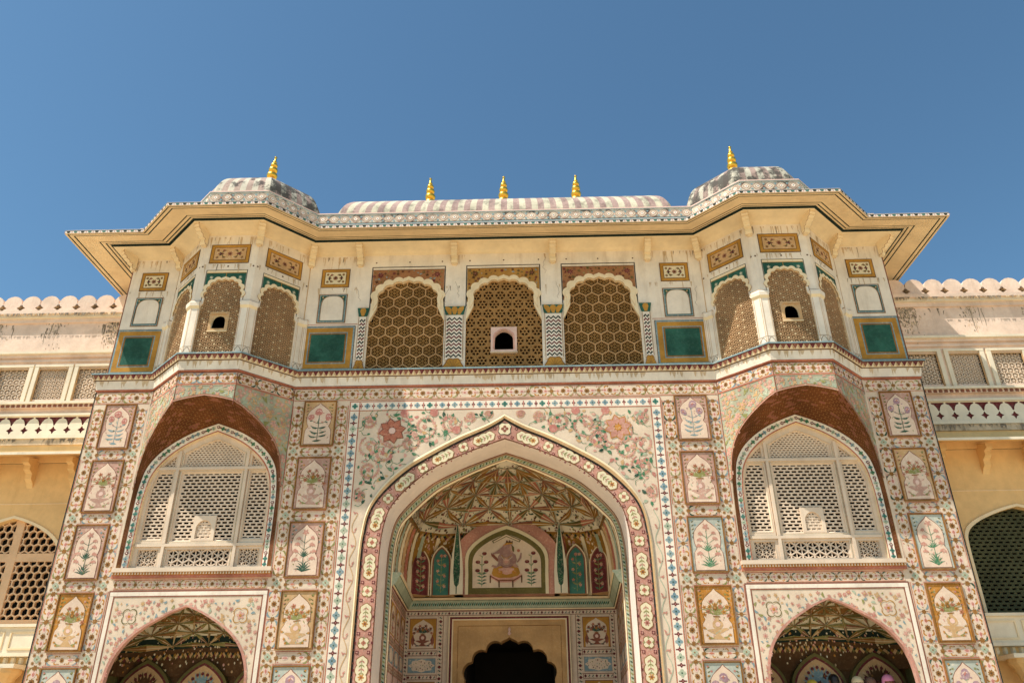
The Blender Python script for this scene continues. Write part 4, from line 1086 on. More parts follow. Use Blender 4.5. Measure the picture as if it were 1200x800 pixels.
# --- oriel windows: half-octagon hood over a pierced screen
HOOD = crom([(0, 8.22), (.2, 8.19), (.42, 8.145), (.635, 8.085)], 3)[:-1]+crom([(.635, 8.085), (.83, 7.98), (1.1, 7.76), (1.32, 7.50), (1.46, 7.20), (1.53, 6.85), (1.56, 6.4), (1.575, 5.8), (1.575, 4.83)], 4)
PJ = .96
def hood_y(x): return -PJ if x <= .635 else -max(0.0, PJ-(x-.635)*PJ/.96)
for s in (-1, 1):
    ORI = bpy.data.objects.new('oriel_window', None); COL.objects.link(ORI); ORI.parent = GATE; cx0 = s*BX
    hd = MB()
    FRF = Fr((cx0, -PJ, 0)); FA = Fr((cx0+.635, -PJ, 0), (.96, PJ, 0)); FB_ = Fr((cx0-.635, -PJ, 0), (-.96, PJ, 0), (0, 0, 1), (-PJ, -.96, 0))
    k2 = hypot(.96, PJ)/.96
    front = [(x, z) for x, z in HOOD if x <= .6351]; sidep = [(x, z) for x, z in HOOD if x >= .6349 and z > 6.5]
    sidep = [((x-.635)*k2, z) for x, z in sidep]+[(hypot(.96, PJ), 6.5)]
    pf = [(-x, z) for x, z in front[::-1]]+front[1:]; ln = hypot(.96, PJ)
    poly_f = pf+[(.635, 8.76), (-.635, 8.76)]; poly_s = sidep+[(ln, 8.76), (0, 8.76)]
    hd.slab(FRF, poly_f, [], -.03, 0, 'hood_ground', 'pink_deep')
    for fr in (FA, FB_): hd.slab(fr, poly_s, [], -.03, 0, 'hood_ground', 'pink_deep')
    for fr, u0, u1, pol in ((FRF, -.635, .635, pf), (FA, 0, ln, sidep), (FB_, 0, ln, sidep)):
        p = Paint(); band(p, (u0, 8.615), (u1, 8.615), .27, 200+int(u1*10)+s, unit=.44); p.rect(u0, u1, 8.742, 8.76, 'red_brown', 3)
        p.rect(u0, u1, 8.455, 8.475, 'terracotta', 3)
        def bot(u): return interp(pol, u)
        r = random.Random(int(u1*100)+s)
        got = scatter_flowers(p, lambda u, v: bot(u)+.05 < v < 8.42, u0+.04, u1-.04, 6.6, 8.42, 95, ['pink', 'pink_deep', 'dusty_pink', 'tan'], ['sage', 'olive', 'tan', 'dusty_pink'], 31+int(u1*10), 1, .062, .085)
        for gx, gz in got[::2]:
            pts = [(gx+.09*cos(t*1.1+gx*9)*t*.4, gz+.09*sin(t*1.1+gx*9)*t*.4) for t in range(5)]
            if all(u0 < q[0] < u1 and bot(q[0])+.03 < q[1] < 8.43 for q in pts): p.stroke(pts, .016, 'tan', 1)
        p.stroke([(u, v+.014) for u, v in pol], .03, 'pink_deep', 4); p.stroke([(u, v+.032) for u, v in pol], .010, 'brown', 5)
        for u in (u0, u1): p.rect(u-.008, u+.008, 8.0 if fr is FRF else (8.0 if u == u0 else 6.6), 8.75, 'red_brown', 2)
        hd.paint(p, fr.pt, 1)
    hd.obj('hood', ORI)
    # brick-patterned soffit between the hood's edge and the window arch
    sf = MB(); ha = [(cx0+x, hood_y(x), z) for x, z in HOOD[::-1]]+[(cx0-x, hood_y(x), z) for x, z in HOOD[1:]]
    wa0 = arch(WINA, cx0, 8); dW = polylen(wa0); nH = len(ha)
    dH = [0]
    for a, b in zip(ha, ha[1:]): dH.append(dH[-1]+(Vector(a)-Vector(b)).length)
    wa = [along(wa0, dW, dW[-1]*t/dH[-1]) for t in dH]
    # keep feet straight: match by height below the spring
    NS = 260
    A_ = []; Bw = []
    for i in range(NS+1):
        L_ = dH[-1]*i/NS; j = max(k for k in range(nH-1) if dH[k] <= L_+1e-9); t = (L_-dH[j])/(dH[j+1]-dH[j])
        A_.append(Vector(ha[j]).lerp(Vector(ha[j+1]), t)); q = along(wa0, dW, dW[-1]*i/NS); Bw.append(Vector((q[0], .0, q[1])))
    NR = 16
    def SP(i, j, h=0.): 
        p = A_[i].lerp(Bw[i], j/NR); bul = .05*sin(pi*j/NR)
        return Vector((p.x, p.y, p.z+bul*0.6))
    sf.grid([[SP(i, j) for i in range(NS+1)] for j in range(NR+1)], 'mortar')
    off = Vector((0, -.004, -.004))
    for j in range(NR):
        k = 0; st = 4
        i = (2 if j % 2 else 0)
        while i+st <= NS:
            a, b, c, d = SP(i, j), SP(i+st, j), SP(i+st, j+1), SP(i, j+1)
            ctr = (a+b+c+d)/4; wdt = (b-a).length; hgt = (d-a).length
            ku, kv = .84, (.80 if hgt > .03 else .7)
            def sh(p):
                e = p-ctr; return ctr+e*.89
            inw = Vector((cx0-ctr.x, -.2, 6.0-ctr.z)).normalized()*.007
            sf.quad(sh(a)+inw, sh(b)+inw, sh(c)+inw, sh(d)+inw, 'brick_red' if rv.random() < .85 else 'red_brown')
            i += st
    sf.obj('soffit', ORI)
    # border, frame and lattice
    wf = MB(); P = Paint(); FW = Fr((0, .0, 0)); outer = arch(WINA, cx0, 6); inn = [(cx0+(x-cx0)*.90, z-.20*min(1, max(0, (z-5.5)/1.2))) for x, z in outer]
    mid_ = lerp_loop(outer, inn, .12); mid2 = lerp_loop(outer, inn, .86)
    strip(wf, outer, mid_, 0, .0, 'brick_red'); strip(wf, mid_, mid2, -.004, -.03, 'white_plaster'); strip(wf, mid2, inn, -.03, -.03, 'terracotta'); strip(wf, inn, inn, -.03, -.14, 'buff_light')
    c = lerp_loop(outer, inn, .5); d = polylen(c); k = 0
    while k*.115 < d[-1]-.05:
        P.T = lambda a, b: along(c, d, a, b)
        if k % 3 == 2: P.flower((k*.115+.06, 0), .042, 'maroon', 0, 6, 'white_plaster')
        else: quatre(P, (k*.115+.06, 0), .050, rv.choice(['teal_bright', 'sage', 'blue_grey', 'green']), 0, 'green_dark'); P.flower((k*.115+.115, 0), .022, 'maroon', 0, 4)
        P.T = None; k += 1
    wf.paint(P, Fr((0, .016, 0)).pt, 4)
    ina = arch([(max(0., x*.90), z-.20*min(1, max(0, (z-5.5)/1.2))) for x, z in WINA], cx0, 6)
    def inh(z):   # half width of the inner arch at height z
        best = 1.33
        for (x0, z0_), (x1, z1_) in zip(ina, ina[1:]):
            if x0 >= cx0-1e-6 and x1 >= cx0-1e-6 and (z0_-z)*(z1_-z) <= 0 and z0_ != z1_:
                best = x0+(x1-x0)*(z-z0_)/(z1_-z0_)-cx0
        return best
    FS = Fr((0, .11, 0))
    ops = [(-.655, .655, 5.42, 6.90), (-1.27, -.83, 5.45, 6.90), (.83, 1.27, 5.45, 6.90), (-.655, .655, 4.92, 5.25), (-1.25, -.84, 4.92, 5.25), (.84, 1.25, 4.92, 5.25)]
    def opening(a, b, c_, d_):
        if d_ > 6 and a > .7: return [(cx0+a, c_), (cx0+b, c_), (cx0+min(b, inh(6.5)-.05), 6.5), (cx0+min(b, inh(d_)-.05), d_), (cx0+a, d_)]
        if d_ > 6 and b < -.7: return [(cx0+a, c_), (cx0+b, c_), (cx0+b, d_), (cx0-min(-a, inh(d_)-.05), d_), (cx0-min(-a, inh(6.5)-.05), 6.5)]
        return [(cx0+a, c_), (cx0+b, c_), (cx0+b, d_), (cx0+a, d_)]
    holes2 = [opening(a, b, c_, d_) for a, b, c_, d_ in ops]
    gab = [(cx0-.655, 7.03), (cx0+.655, 7.03), (cx0+.655, 7.32), (cx0+.3, 7.52), (cx0, 7.64), (cx0-.3, 7.52), (cx0-.655, 7.32)]
    g1 = inh(7.03)-.06; g2 = inh(7.16)-.06; ga2 = [[(cx0+q*.83, 7.03), (cx0+q*g1, 7.03), (cx0+q*g2, 7.15), (cx0+q*.83, 7.26)] for q in (-1, 1)]
    wf.holed(FS, ina, holes2+[gab]+ga2, 0, 'jali_cream')
    for h_ in holes2+[gab]+ga2:
        cc = (sum(p[0] for p in h_)/len(h_), sum(p[1] for p in h_)/len(h_))
        wf.side(FS, h_, -.09, 0, 'jali_cream'); o3 = [((p[0]-cc[0])*1.045+cc[0], (p[1]-cc[1])*1.02+cc[1]) for p in h_]
        for a in range(len(h_)):
            b = (a+1) % len(h_); q0, q1 = o3[a], o3[b]; m0 = ((q0[0]*.8+h_[a][0]*.2), (q0[1]*.8+h_[a][1]*.2)); m1 = ((q1[0]*.8+h_[b][0]*.2), (q1[1]*.8+h_[b][1]*.2)); wf.quad(FS.pt(*q0, .003), FS.pt(*q1, .003), FS.pt(*m1, .003), FS.pt(*m0, .003), 'olive')
        i2 = [((p[0]-cc[0])*.93+cc[0], (p[1]-cc[1])*.955+cc[1]) for p in h_]
        for a in range(len(h_)):
            b = (a+1) % len(h_); wf.quad(FS.pt(*h_[a], -.03), FS.pt(*h_[b], -.03), FS.pt(*i2[b], -.055), FS.pt(*i2[a], -.055), 'tan' if False else 'jali_cream')
    # mouldings of the frame
    for z in (6.965, 5.335): wf.fbox(FS, cx0-1.325, cx0+1.325, z-.028, z+.028, .004, .04, 'jali_cream', 'b'); wf.fbox(FS, cx0-1.32, cx0+1.32, z+.030, z+.037, .004, .012, 'sage', 'b')
    for x in (-.742, .742):
        wf.fbox(FS, cx0+x-.03, cx0+x+.03, 4.86, 5.305, .004, .042, 'jali_cream', 'b'); wf.fbox(FS, cx0+x-.03, cx0+x+.03, 5.365, 6.935, .004, .042, 'jali_cream', 'b'); wf.fbox(FS, cx0+x-.03, cx0+x+.03, 6.995, 7.36, .004, .042, 'jali_cream', 'b')
        for k in (-.045, .04): wf.fbox(FS, cx0+x+k, cx0+x+k+.005, 5.37, 6.93, .002, .006, 'brown', 'b')
    wf.obj('screen_frame', ORI)
    la = MB()
    def skipmini(u0, u1): return None
    for a, b, c_, d_ in ops[:3]:
        lattice_brick(la, FS, (cx0+a, cx0+b, c_, d_), .135, .0705, .036, .026, 'jali_cream', -.080, -.052)
    def shp(v): 
        k = .655 if v < 7.34 else max(0.02, .655*(7.66-v)/.32)
        return (cx0-k, cx0+k)
    lattice_brick(la, FS, (cx0-.655, cx0+.655, 7.03, 7.66), .085, .050, .034, .026, 'tan' if False else 'jali_cream', -.10, -.055, shp)
    for q in (-1, 1):
        lattice_brick(la, FS, (cx0+(.83 if q > 0 else -1.15), cx0+(1.15 if q > 0 else -.83), 7.03, 7.30), .085, .05, .034, .026, 'jali_cream', -.10, -.055, lambda v, q=q: (cx0+.83, cx0+1.15-(v-7.03)*1.15) if q > 0 else (cx0-1.15+(v-7.03)*1.15, cx0-.83))
    lattice_hex(la, FS, (cx0-.655, cx0+.655, 4.92, 5.25), .135, 'star', 'jali_cream', -.085, -.05)
    for q in (-1, 1): lattice_hex(la, FS, (cx0+q*1.045-.205, cx0+q*1.045+.205, 4.92, 5.25), .088, 'star', 'jali_cream', -.085, -.05)
    la.obj('lattice', ORI)
    mw = MB(); fr = Fr((cx0+.02, .122, 0)); mo_ = [(-.235, 5.43), (.235, 5.43), (.235, 5.95), (-.235, 5.95)]; mh = arch([(0, 5.86), (.08, 5.83), (.15, 5.75), (.165, 5.66), (.165, 5.47)])
    mw.slab(fr, mo_, [mh], -.054, .0, 'jali_cream'); lattice_brick(mw, fr, (-.165, .165, 5.47, 5.86), .105, .065, .026, .020, 'jali_cream', -.054, -.03); mw.obj('hatch', ORI)
    sl_ = MB(); x0, x1 = cx0-1.61, cx0+1.61
    sl_.box(x0, x1, -.10, .0, 4.77, 4.85, 'jali_cream', 'k'); sl_.box(x0+.01, x1-.01, -.075, -.001, 4.715, 4.768, 'orange'); sl_.box(x0, x1, -.055, -.001, 4.655, 4.713, 'terracotta')
    for i in range(56):
        u = x0+.03+(3.16)*i/55; sl_.box(u-.012, u+.012, -.086, -.076, 4.722, 4.762, 'cream')
    sl_.obj('sill', ORI)
# ================================================================== UPPER STOREY
Z0, ZT = 9.15, 12.30
PLAN = [(-HW, 5.0), (-HW, 0), (-7.90, 0), (-6.93, -.97), (-5.66, -.97), (-4.70, 0), (4.70, 0), (5.66, -.97), (6.93, -.97), (7.90, 0), (HW, 0), (HW, 5.0)]
PLU = [(-9.06, 6.5), (-9.06, 0)]+PLAN[2:-2]+[(9.06, 0), (9.06, 6.5)]
def offset_path(path, d):
    out = []
    n = len(path)
    def nm(i):
        a, b = path[i], path[i+1]; l = hypot(b[0]-a[0], b[1]-a[1]); return ((b[1]-a[1])/l, -(b[0]-a[0])/l)
    for i in range(n):
        if i == 0: k = nm(0); out.append((path[0][0]+k[0]*d, path[0][1]+k[1]*d))
        elif i == n-1: k = nm(n-2); out.append((path[i][0]+k[0]*d, path[i][1]+k[1]*d))
        else:
            a, b = nm(i-1), nm(i); q = 1+a[0]*b[0]+a[1]*b[1]
            out.append((path[i][0]+(a[0]+b[0])/q*d, path[i][1]+(a[1]+b[1])/q*d))
    return out
def sweep(mb, path, prof):
    """prof: list of (outward offset, z, material of the face that ends here)"""
    for (d0, z0, _), (d1, z1, mt) in zip(prof, prof[1:]):
        A, B = offset_path(path, d0), offset_path(path, d1)
        for i in range(len(path)-1): mb.quad((*A[i], z0), (*A[i+1], z0), (*B[i+1], z1), (*B[i], z1), mt)
def seg_frames(path, d):
    A = offset_path(path, d)
    for i in range(len(path)-1):
        a, b = A[i], A[i+1]; l = hypot(b[0]-a[0], b[1]-a[1]); ux, uy = (b[0]-a[0])/l, (b[1]-a[1])/l
        yield Fr((a[0], a[1], 0), (ux, uy, 0), (0, 0, 1), (uy, -ux, 0)), l
co = MB()
sweep(co, PLAN, [(.004, 8.765, ''), (.03, 8.78, 'terracotta'), (.03, 8.80, 'red_brown'), (.022, 8.805, 'white_plaster'), (.055, 9.0, 'white_plaster'), (.06, 9.004, 'brown_dark'), (.085, 9.012, 'brown_dark'), (.115, 9.125, 'buff_light'), (.14, 9.13, 'brown_dark'), (.14, 9.165, 'blue_grey'), (.0, 9.18, 'blue_grey')])
for fr, l in seg_frames(PLAN, .101):
    p = Paint(); n = max(1, int(l/.118)); w_ = l/n
    for i in range(n):
        u = i*w_; p.add([(u, 9.12), (u+w_, 9.12), (u+w_*.5, 9.015)], 'maroon' if i % 2 else 'red_brown', 0)
        p.add([(u+w_*.12, 9.018), (u+w_*.4, 9.018), (u+.02*w_, 9.09)], 'tan', 0)
    rC = random.Random(int(l*100)); pC = Paint()
    for _ in range(int(l*9)):
        u = rC.uniform(.02, l-.02); h_ = rC.uniform(.01, .05); pC.add([(u-h_, 8.995), (u+h_, 8.995), (u+h_*.3, 8.995-rC.uniform(.04, .17)), (u-h_*.4, 8.995-rC.uniform(.03, .12))], 'stain_soft', 0)
    co.paint(pC, lambda u, v, h, fr=fr: fr.pt(u, v, h-.101+.055-(9.0-v)*.169+.001), 0)
    def tilt(u, v, h, fr=fr): return fr.pt(u, v, h+.013+(v-9.068)*.267)
    co.paint(p, tilt, 0)
co.obj('cornice', GATE)
def mid_frame(p, q):
    l = hypot(q[0]-p[0], q[1]-p[1]); return Fr((p[0], p[1], 0), (q[0]-p[0], q[1]-p[1], 0), (0, 0, 1), ((q[1]-p[1]), -(q[0]-p[0]), 0)), l

# --- straight wall stretches with three pierced windows in the middle
def jali_shape(cx): return cusped([(.70, 11.03), (.60, 11.26), (.36, 11.42), (0, 11.50)], 3, .24, cx, 5, [(.885, 9.19), (.885, 10.42), (.80, 10.60), (.715, 10.80), (.71, 10.92)])
def jali_outer(cx): return cusped([(.84, 11.02), (.74, 11.33), (.44, 11.52), (0, 11.60)], 4, .30, cx, 5, [(.86, 10.78), (.85, 10.92)])
JX = (-2.29, -.015, 2.26)
uw = MB(); FU = Fr((0, 0, 0)); P = Paint()
uw.holed(FU, [(-4.70, 9.15), (4.70, 9.15), (4.70, 12.32), (-4.70, 12.32)], [jali_shape(c) for c in JX], 0, 'white_plaster')
for s in (-1, 1): uw.quad((s*7.90, 0, 9.15), (s*9.06, 0, 9.15), (s*9.06, 0, 12.32), (s*7.90, 0, 12.32), 'white_plaster'); uw.quad((s*9.06, 0, 9.15), (s*9.06, 6.5, 9.15), (s*9.06, 6.5, 12.6), (s*9.06, 0, 12.6), 'white_plaster')
for s in (-1, 1):
    a, b = (3.43, 4.70); P.rect(min(s*a, s*b), max(s*a, s*b), 10.375, 10.395, 'pink_deep', 0)
    for x in (9.05,): P.rect(s*x-.012, s*x+.012, 9.17, 12.3, 'red_brown', 0)
    P.rect(min(s*7.9, s*9.06), max(s*7.9, s*9.06), 9.175, 9.19, 'red_brown', 0)
for i in range(11):
    x = (-3.5, -3.1, -2.29, -1.5, -.83, -.015, .83, 1.5, 2.26, 3.1, 3.5)[i]
    P.disc((x, 12.08-.06*abs(x)*.1), .020, 'brown_dark', 0, 8)
def drips(P, u0, u1, z, n, r, lmax=.5):
    for _ in range(n):
        u = r.uniform(u0, u1); ln = r.uniform(.06, lmax)*r.random()+.04; wd = r.uniform(.008, .035); k = 6; L_ = []; R_ = []
        for i in range(k+1):
            u += r.uniform(-.006, .006); h_ = wd/2*(1-i/k)**.6+.001; L_.append((u-h_, z-ln*i/k)); R_.append((u+h_, z-ln*i/k))
        P.add(L_+R_[::-1], 'stain_soft' if r.random() < .85 else 'damp', 0)
def crack(P, u, z, n, r):
    pts = [(u, z)]
    for _ in range(n): pts.append((pts[-1][0]+r.uniform(-.05, .05), pts[-1][1]-r.uniform(.02, .09)))
    P.stroke(pts, .006, 'damp', 0)
rD = random.Random(12)
for u0, u1 in ((-9.0, -7.95), (-4.65, -3.45), (-1.38, -.95), (.93, 1.35), (3.45, 4.65), (7.95, 9.0)):
    drips(P, u0, u1, 12.24, int(16*(u1-u0)), rD); drips(P, u0, u1, 11.37, int(9*(u1-u0)), rD, .35)
    for _ in range(2): crack(P, rD.uniform(u0, u1), rD.uniform(10.9, 12.2), 9, rD)
uw.paint(P, FU.pt, 1)
uw.obj('upper_wall', GATE)
for k, c in enumerate(JX):
    WN = bpy.data.objects.new('arched_window', None); COL.objects.link(WN); WN.parent = GATE
    sh = jali_shape(c); af = MB(); P = Paint()
    x0, x1, zt = c-.90, c+.88, 11.94
    P.rect(x0, x1, zt-.024, zt, 'dark_line', 0); P.rect(x0, x0+.024, 10.80, zt-.024, 'dark_line', 0); P.rect(x1-.024, x1, 10.80, zt-.024, 'dark_line', 0)
    P.rect(x0+.024, x1-.024, 11.86, zt-.024, 'white_plaster', 0); P.rect(x0+.024, x1-.024, 11.845, 11.86, 'brown_dark', 1)
    gmat = 'ochre_gold' if k == 1 else 'brown_gold'
    # spandrel colour outside the scallops
    jo_ = [(u, v) for u, v in jali_outer(c) if v > 10.9]
    af.holed(FU, [(x1-.03, jo_[0][1]), (x1-.03, 11.845), (x0+.03, 11.845), (x0+.03, jo_[-1][1])]+jo_[::-1], [], .004, gmat)
    oo = jali_outer(c)
    def insd(u, v):
        # outside the arch
        t = abs(u-c); tab = [(0, 11.74), (.2, 11.66), (.44, 11.58), (.62, 11.46), (.78, 11.25), (.87, 11.0), (1.0, 10.9)]
        return v > interp(tab, t)+.03
    scatter_flowers(P, insd, x0+.06, x1-.08, 10.98, 11.81, 46, ['red_brown', 'brown_dark', 'maroon', 'olive_dark'], ['olive', 'blue_grey', 'olive_dark'], 60+k, 3, .036, .075)
    for sg in (-1, 1): P.flower((c+sg*.68, 11.70), .075, 'maroon' if k != 1 else 'brown_dark', 4, 7, 'red_brown')
    af.paint(P, FU.pt, 2)
    # scalloped border, two steps
    jo = jali_outer(c); ji = jali_shape(c)
    body = [p for p in jo]+[(c-.735, 10.80) if False else (c-.86, 10.60)]
    ring_o = [(c+.885, 10.46)]+jo+[(c-.885, 10.46)]
    inner = [p for p in ji if p[1] >= 10.41]
    poly = ring_o+inner[::-1]
    af.slab(FU, poly, [], .002, .028, 'buff_light')
    mid_o = [((p[0]-c)*.93+c, p[1]-.055) for p in jo]
    af.slab(FU, [p for p in mid_o]+[p for p in ji if p[1] >= 10.86][::-1], [], .029, .042, 'buff_light', 'tan')
    af.side(FU, ji, -.12, .0, 'buff', False)
    af.obj('arch_frame', WN)
    lt = MB(); fj = Fr((0, .06, 0)); bx_ = (c-.93, c+.93, 9.17, 11.62)
    def sk(u, v, c=c): return v > 10.5 and abs(u-c) > .80
    if k == 1:
        lattice_hex(lt, fj, bx_, .163, 'rosette', 'jali_brown', -.06, 0, lambda u, v: (abs(u-c) < .27 and 9.60 < v < 10.22) or sk(u, v))
    else: lattice_hex(lt, fj, bx_, .172, 'honey', 'jali_tan', -.06, 0, sk, None, 'jali_ochre')
    lt.obj('lattice', WN)
    if k == 1:
        hw_ = MB(); fr = Fr((c, .02, 0)); mh = arch([(0, 10.17), (.08, 10.15), (.18, 10.06), (.21, 9.96), (.215, 9.655)])
        hw_.slab(fr, [(-.30, 9.60), (.30, 9.60), (.30, 10.24), (-.30, 10.24)], [mh], -.12, .02, 'pink_pale'); hw_.fbox(fr, -.31, .31, 9.575, 9.60, -.1, .05, 'cream'); strip(hw_, mh, [((p[0])*1.17, p[1]+.025) for p in mh], .024, .024, 'pink', fr); hw_.obj('hatch', WN)
# zigzag pilasters
def pilaster(x0, x1, full):
    m = MB(); P = Paint(); fr = Fr((0, -.035, 0)); c = (x0+x1)/2; w_ = (x1-x0)
    m.fbox(FU, x0+.015, x1-.015, 9.40, 10.62, .004, .035, 'white_plaster', 'b')
    n = 11
    for i in range(n):
        z = 9.50+i*.095; mt = 'maroon' if i % 2 else 'black_green'
        pts = []; q = 6 if full else 3
        for j in range(q+1): pts.append((x0+.06+(w_-.12)*j/q, z+(.030 if j % 2 else -.030)))
        P.stroke(pts, .040, mt, 0)
    for x in (x0+.03, x1-.03): P.rect(x-.006, x+.006, 9.42, 10.55, 'brown', 1)
    m.paint(P, fr.pt, 1)
    k = MB(); p = Paint()   # leafy capital and lotus foot
    m.slab(FU, [(x0-.02, 10.79), (x1+.02, 10.79), (x1-.02, 10.56), (x0+.02, 10.56)], [], .004, .045, 'teal')
    for (dx, dz) in ((-.30, .0), (.30, .0), (0, .04)) if full else ((0, .02),):
        u = c+dx*w_; p.add([(u-.055+dx*.1, 10.76), (u-.07, 10.70), (u-.03-dx*.12, 10.57), (u+.03-dx*.12, 10.57), (u+.07, 10.70), (u+.055+dx*.1, 10.76), (u+dx*.2, 10.785)], 'ochre', 0)
    p.rect(x0, x1, 10.79, 10.815, 'cream', 0)
    pts = [(c+(w_*.50)*cos(a)*(1+.07*cos(6*a)), 9.19+.25*sin(a)*(1+.08*cos(6*a))) for a in [pi*i/20 for i in range(21)]]
    m.slab(FU, pts, [], .004, .05, 'brown'); p2 = Paint(); p2.add([((q[0]-c)*.88+c, (q[1]-9.19)*.88+9.195) for q in pts], 'ochre', 0)
    for i in range(7):
        a = pi*(i+.5)/7; p2.stroke([(c, 9.2), (c+w_*.4*cos(a), 9.2+.2*sin(a))], .008, 'brown', 1)
    m.paint(p, Fr((0, -.045, 0)).pt, 1); m.paint(p2, Fr((0, -.05, 0)).pt, 1)
    m.obj('pilaster', GATE)
pilaster(-1.395, -.93, True); pilaster(.91, 1.365, True); pilaster(-3.43, -3.19, False); pilaster(3.17, 3.41, False)
# green panels, blind arches and flower tablets
def green_panel(x0, x1):
    m = MB(); P = Paint(); fr = Fr((0, -.012, 0))
    m.fbox(FU, x0, x1, 9.195, 10.335, .004, .012, 'brown_dark', 'b')
    P.frame(x0+.012, x1-.012, 9.207, 10.323, .04, 'blue_grey', 0); P.frame(x0+.05, x1-.05, 9.245, 10.285, .125, 'ochre', 1)
    P.frame(x0+.165, x1-.165, 9.36, 10.17, .03, 'blue_grey', 1); P.frame(x0+.19, x1-.19, 9.385, 10.145, .035, 'brown', 2); P.rect(x0+.222, x1-.222, 9.417, 10.113, 'teal', 2)
    m.paint(P, fr.pt, 0)
    m.obj('green_panel', GATE)
def blind_arch(x0, x1):
    m = MB(); P = Paint(); c = (x0+x1)/2; fr = Fr((0, -.006, 0))
    a = arch([(0, 11.145), (.13, 11.13), (.22, 11.06), (.255, 10.95), (.262, 10.80), (.262, 10.48)], c)
    out = [(x0, 10.42), (x1, 10.42), (x1, 11.20), (x0, 11.20)]
    P.ring(out, a, 'brown', 0); P.ring([(x0+.02, 10.44), (x1-.02, 10.44), (x1-.02, 11.18), (x0+.02, 11.18)], offset_arch(a, c, 1.06, .012), 'blue_grey', 1)
    P.ring([(x0+.045, 10.47), (x1-.045, 10.47), (x1-.045, 11.155), (x0+.045, 11.155)], [((p[0]-c)*1.1+c, max(p[1], 10.471)+.008) for p in a], 'teal', 2)
    m.holed(fr, a, [], 0, 'white_plaster')
    for s in (-1, 1): P.disc((c+s*.24, 11.11), .022, 'tan', 4, 6)
    m.paint(P, fr.pt, 1); m.side(fr, out, 0, .004, 'brown'); m.obj('blind_arch', GATE)
def tablet(fr, u0, u1, z0, z1, parent, seed):
    m = MB(); P = Paint(); c = (u0+u1)/2; zc = (z0+z1)/2
    m.fbox(fr, u0, u1, z0, z1, .004, .012, 'brown_dark', 'b'); P.frame(u0+.015, u1-.015, z0+.015, z1-.015, .07, 'ochre', 0); P.frame(u0+.082, u1-.082, z0+.082, z1-.082, .014, 'brown_dark', 1); P.rect(u0+.094, u1-.094, z0+.094, z1-.094, 'tan' if parent is not GATE else 'yellow_cream', 1)
    w_, h_ = (u1-u0)/2-.11, (z1-z0)/2-.11
    P.flower((c, zc), h_*.42, 'red_brown', 3, 8, 'brown_dark')
    for sx in (-1, 1):
        for sz in (-1, 1):
            P.flower((c+sx*w_*.82, zc+sz*h_*.68), h_*.24, 'brown_dark', 2, 6, 'orange'); P.flower((c+sx*w_*.42, zc+sz*h_*.62), h_*.24, 'red_brown', 2, 6)
            P.cres((c+sx*w_*.36, zc+sz*h_*.3), h_*.42, atan2(sz, sx), 'olive_dark', 2, 3.2, .3); P.leaf((c+sx*w_*.5, zc), (c+sx*w_*.75, zc+sz*h_*.35), h_*.2, 'black_green', 2)
        P.leaf((c+sx*w_*.35, zc), (c+sx*w_*.85, zc), h_*.28, 'maroon', 2)
    m.paint(P, Fr(fr.pt(0, 0, .012), fr.U, fr.V, fr.N).pt, 0); m.obj('floral_tablet', parent)
for s in (-1, 1):
    for a, b in ((7.965, 9.04), (3.465, 4.70)): green_panel(min(s*a, s*b), max(s*a, s*b))
    for a, b in ((8.15, 8.80), (3.725, 4.405)): blind_arch(min(s*a, s*b), max(s*a, s*b))
    for a, b in ((8.15, 8.79), (3.72, 4.40)): tablet(FU, min(s*a, s*b), max(s*a, s*b), 11.385, 11.90, GATE, 3)

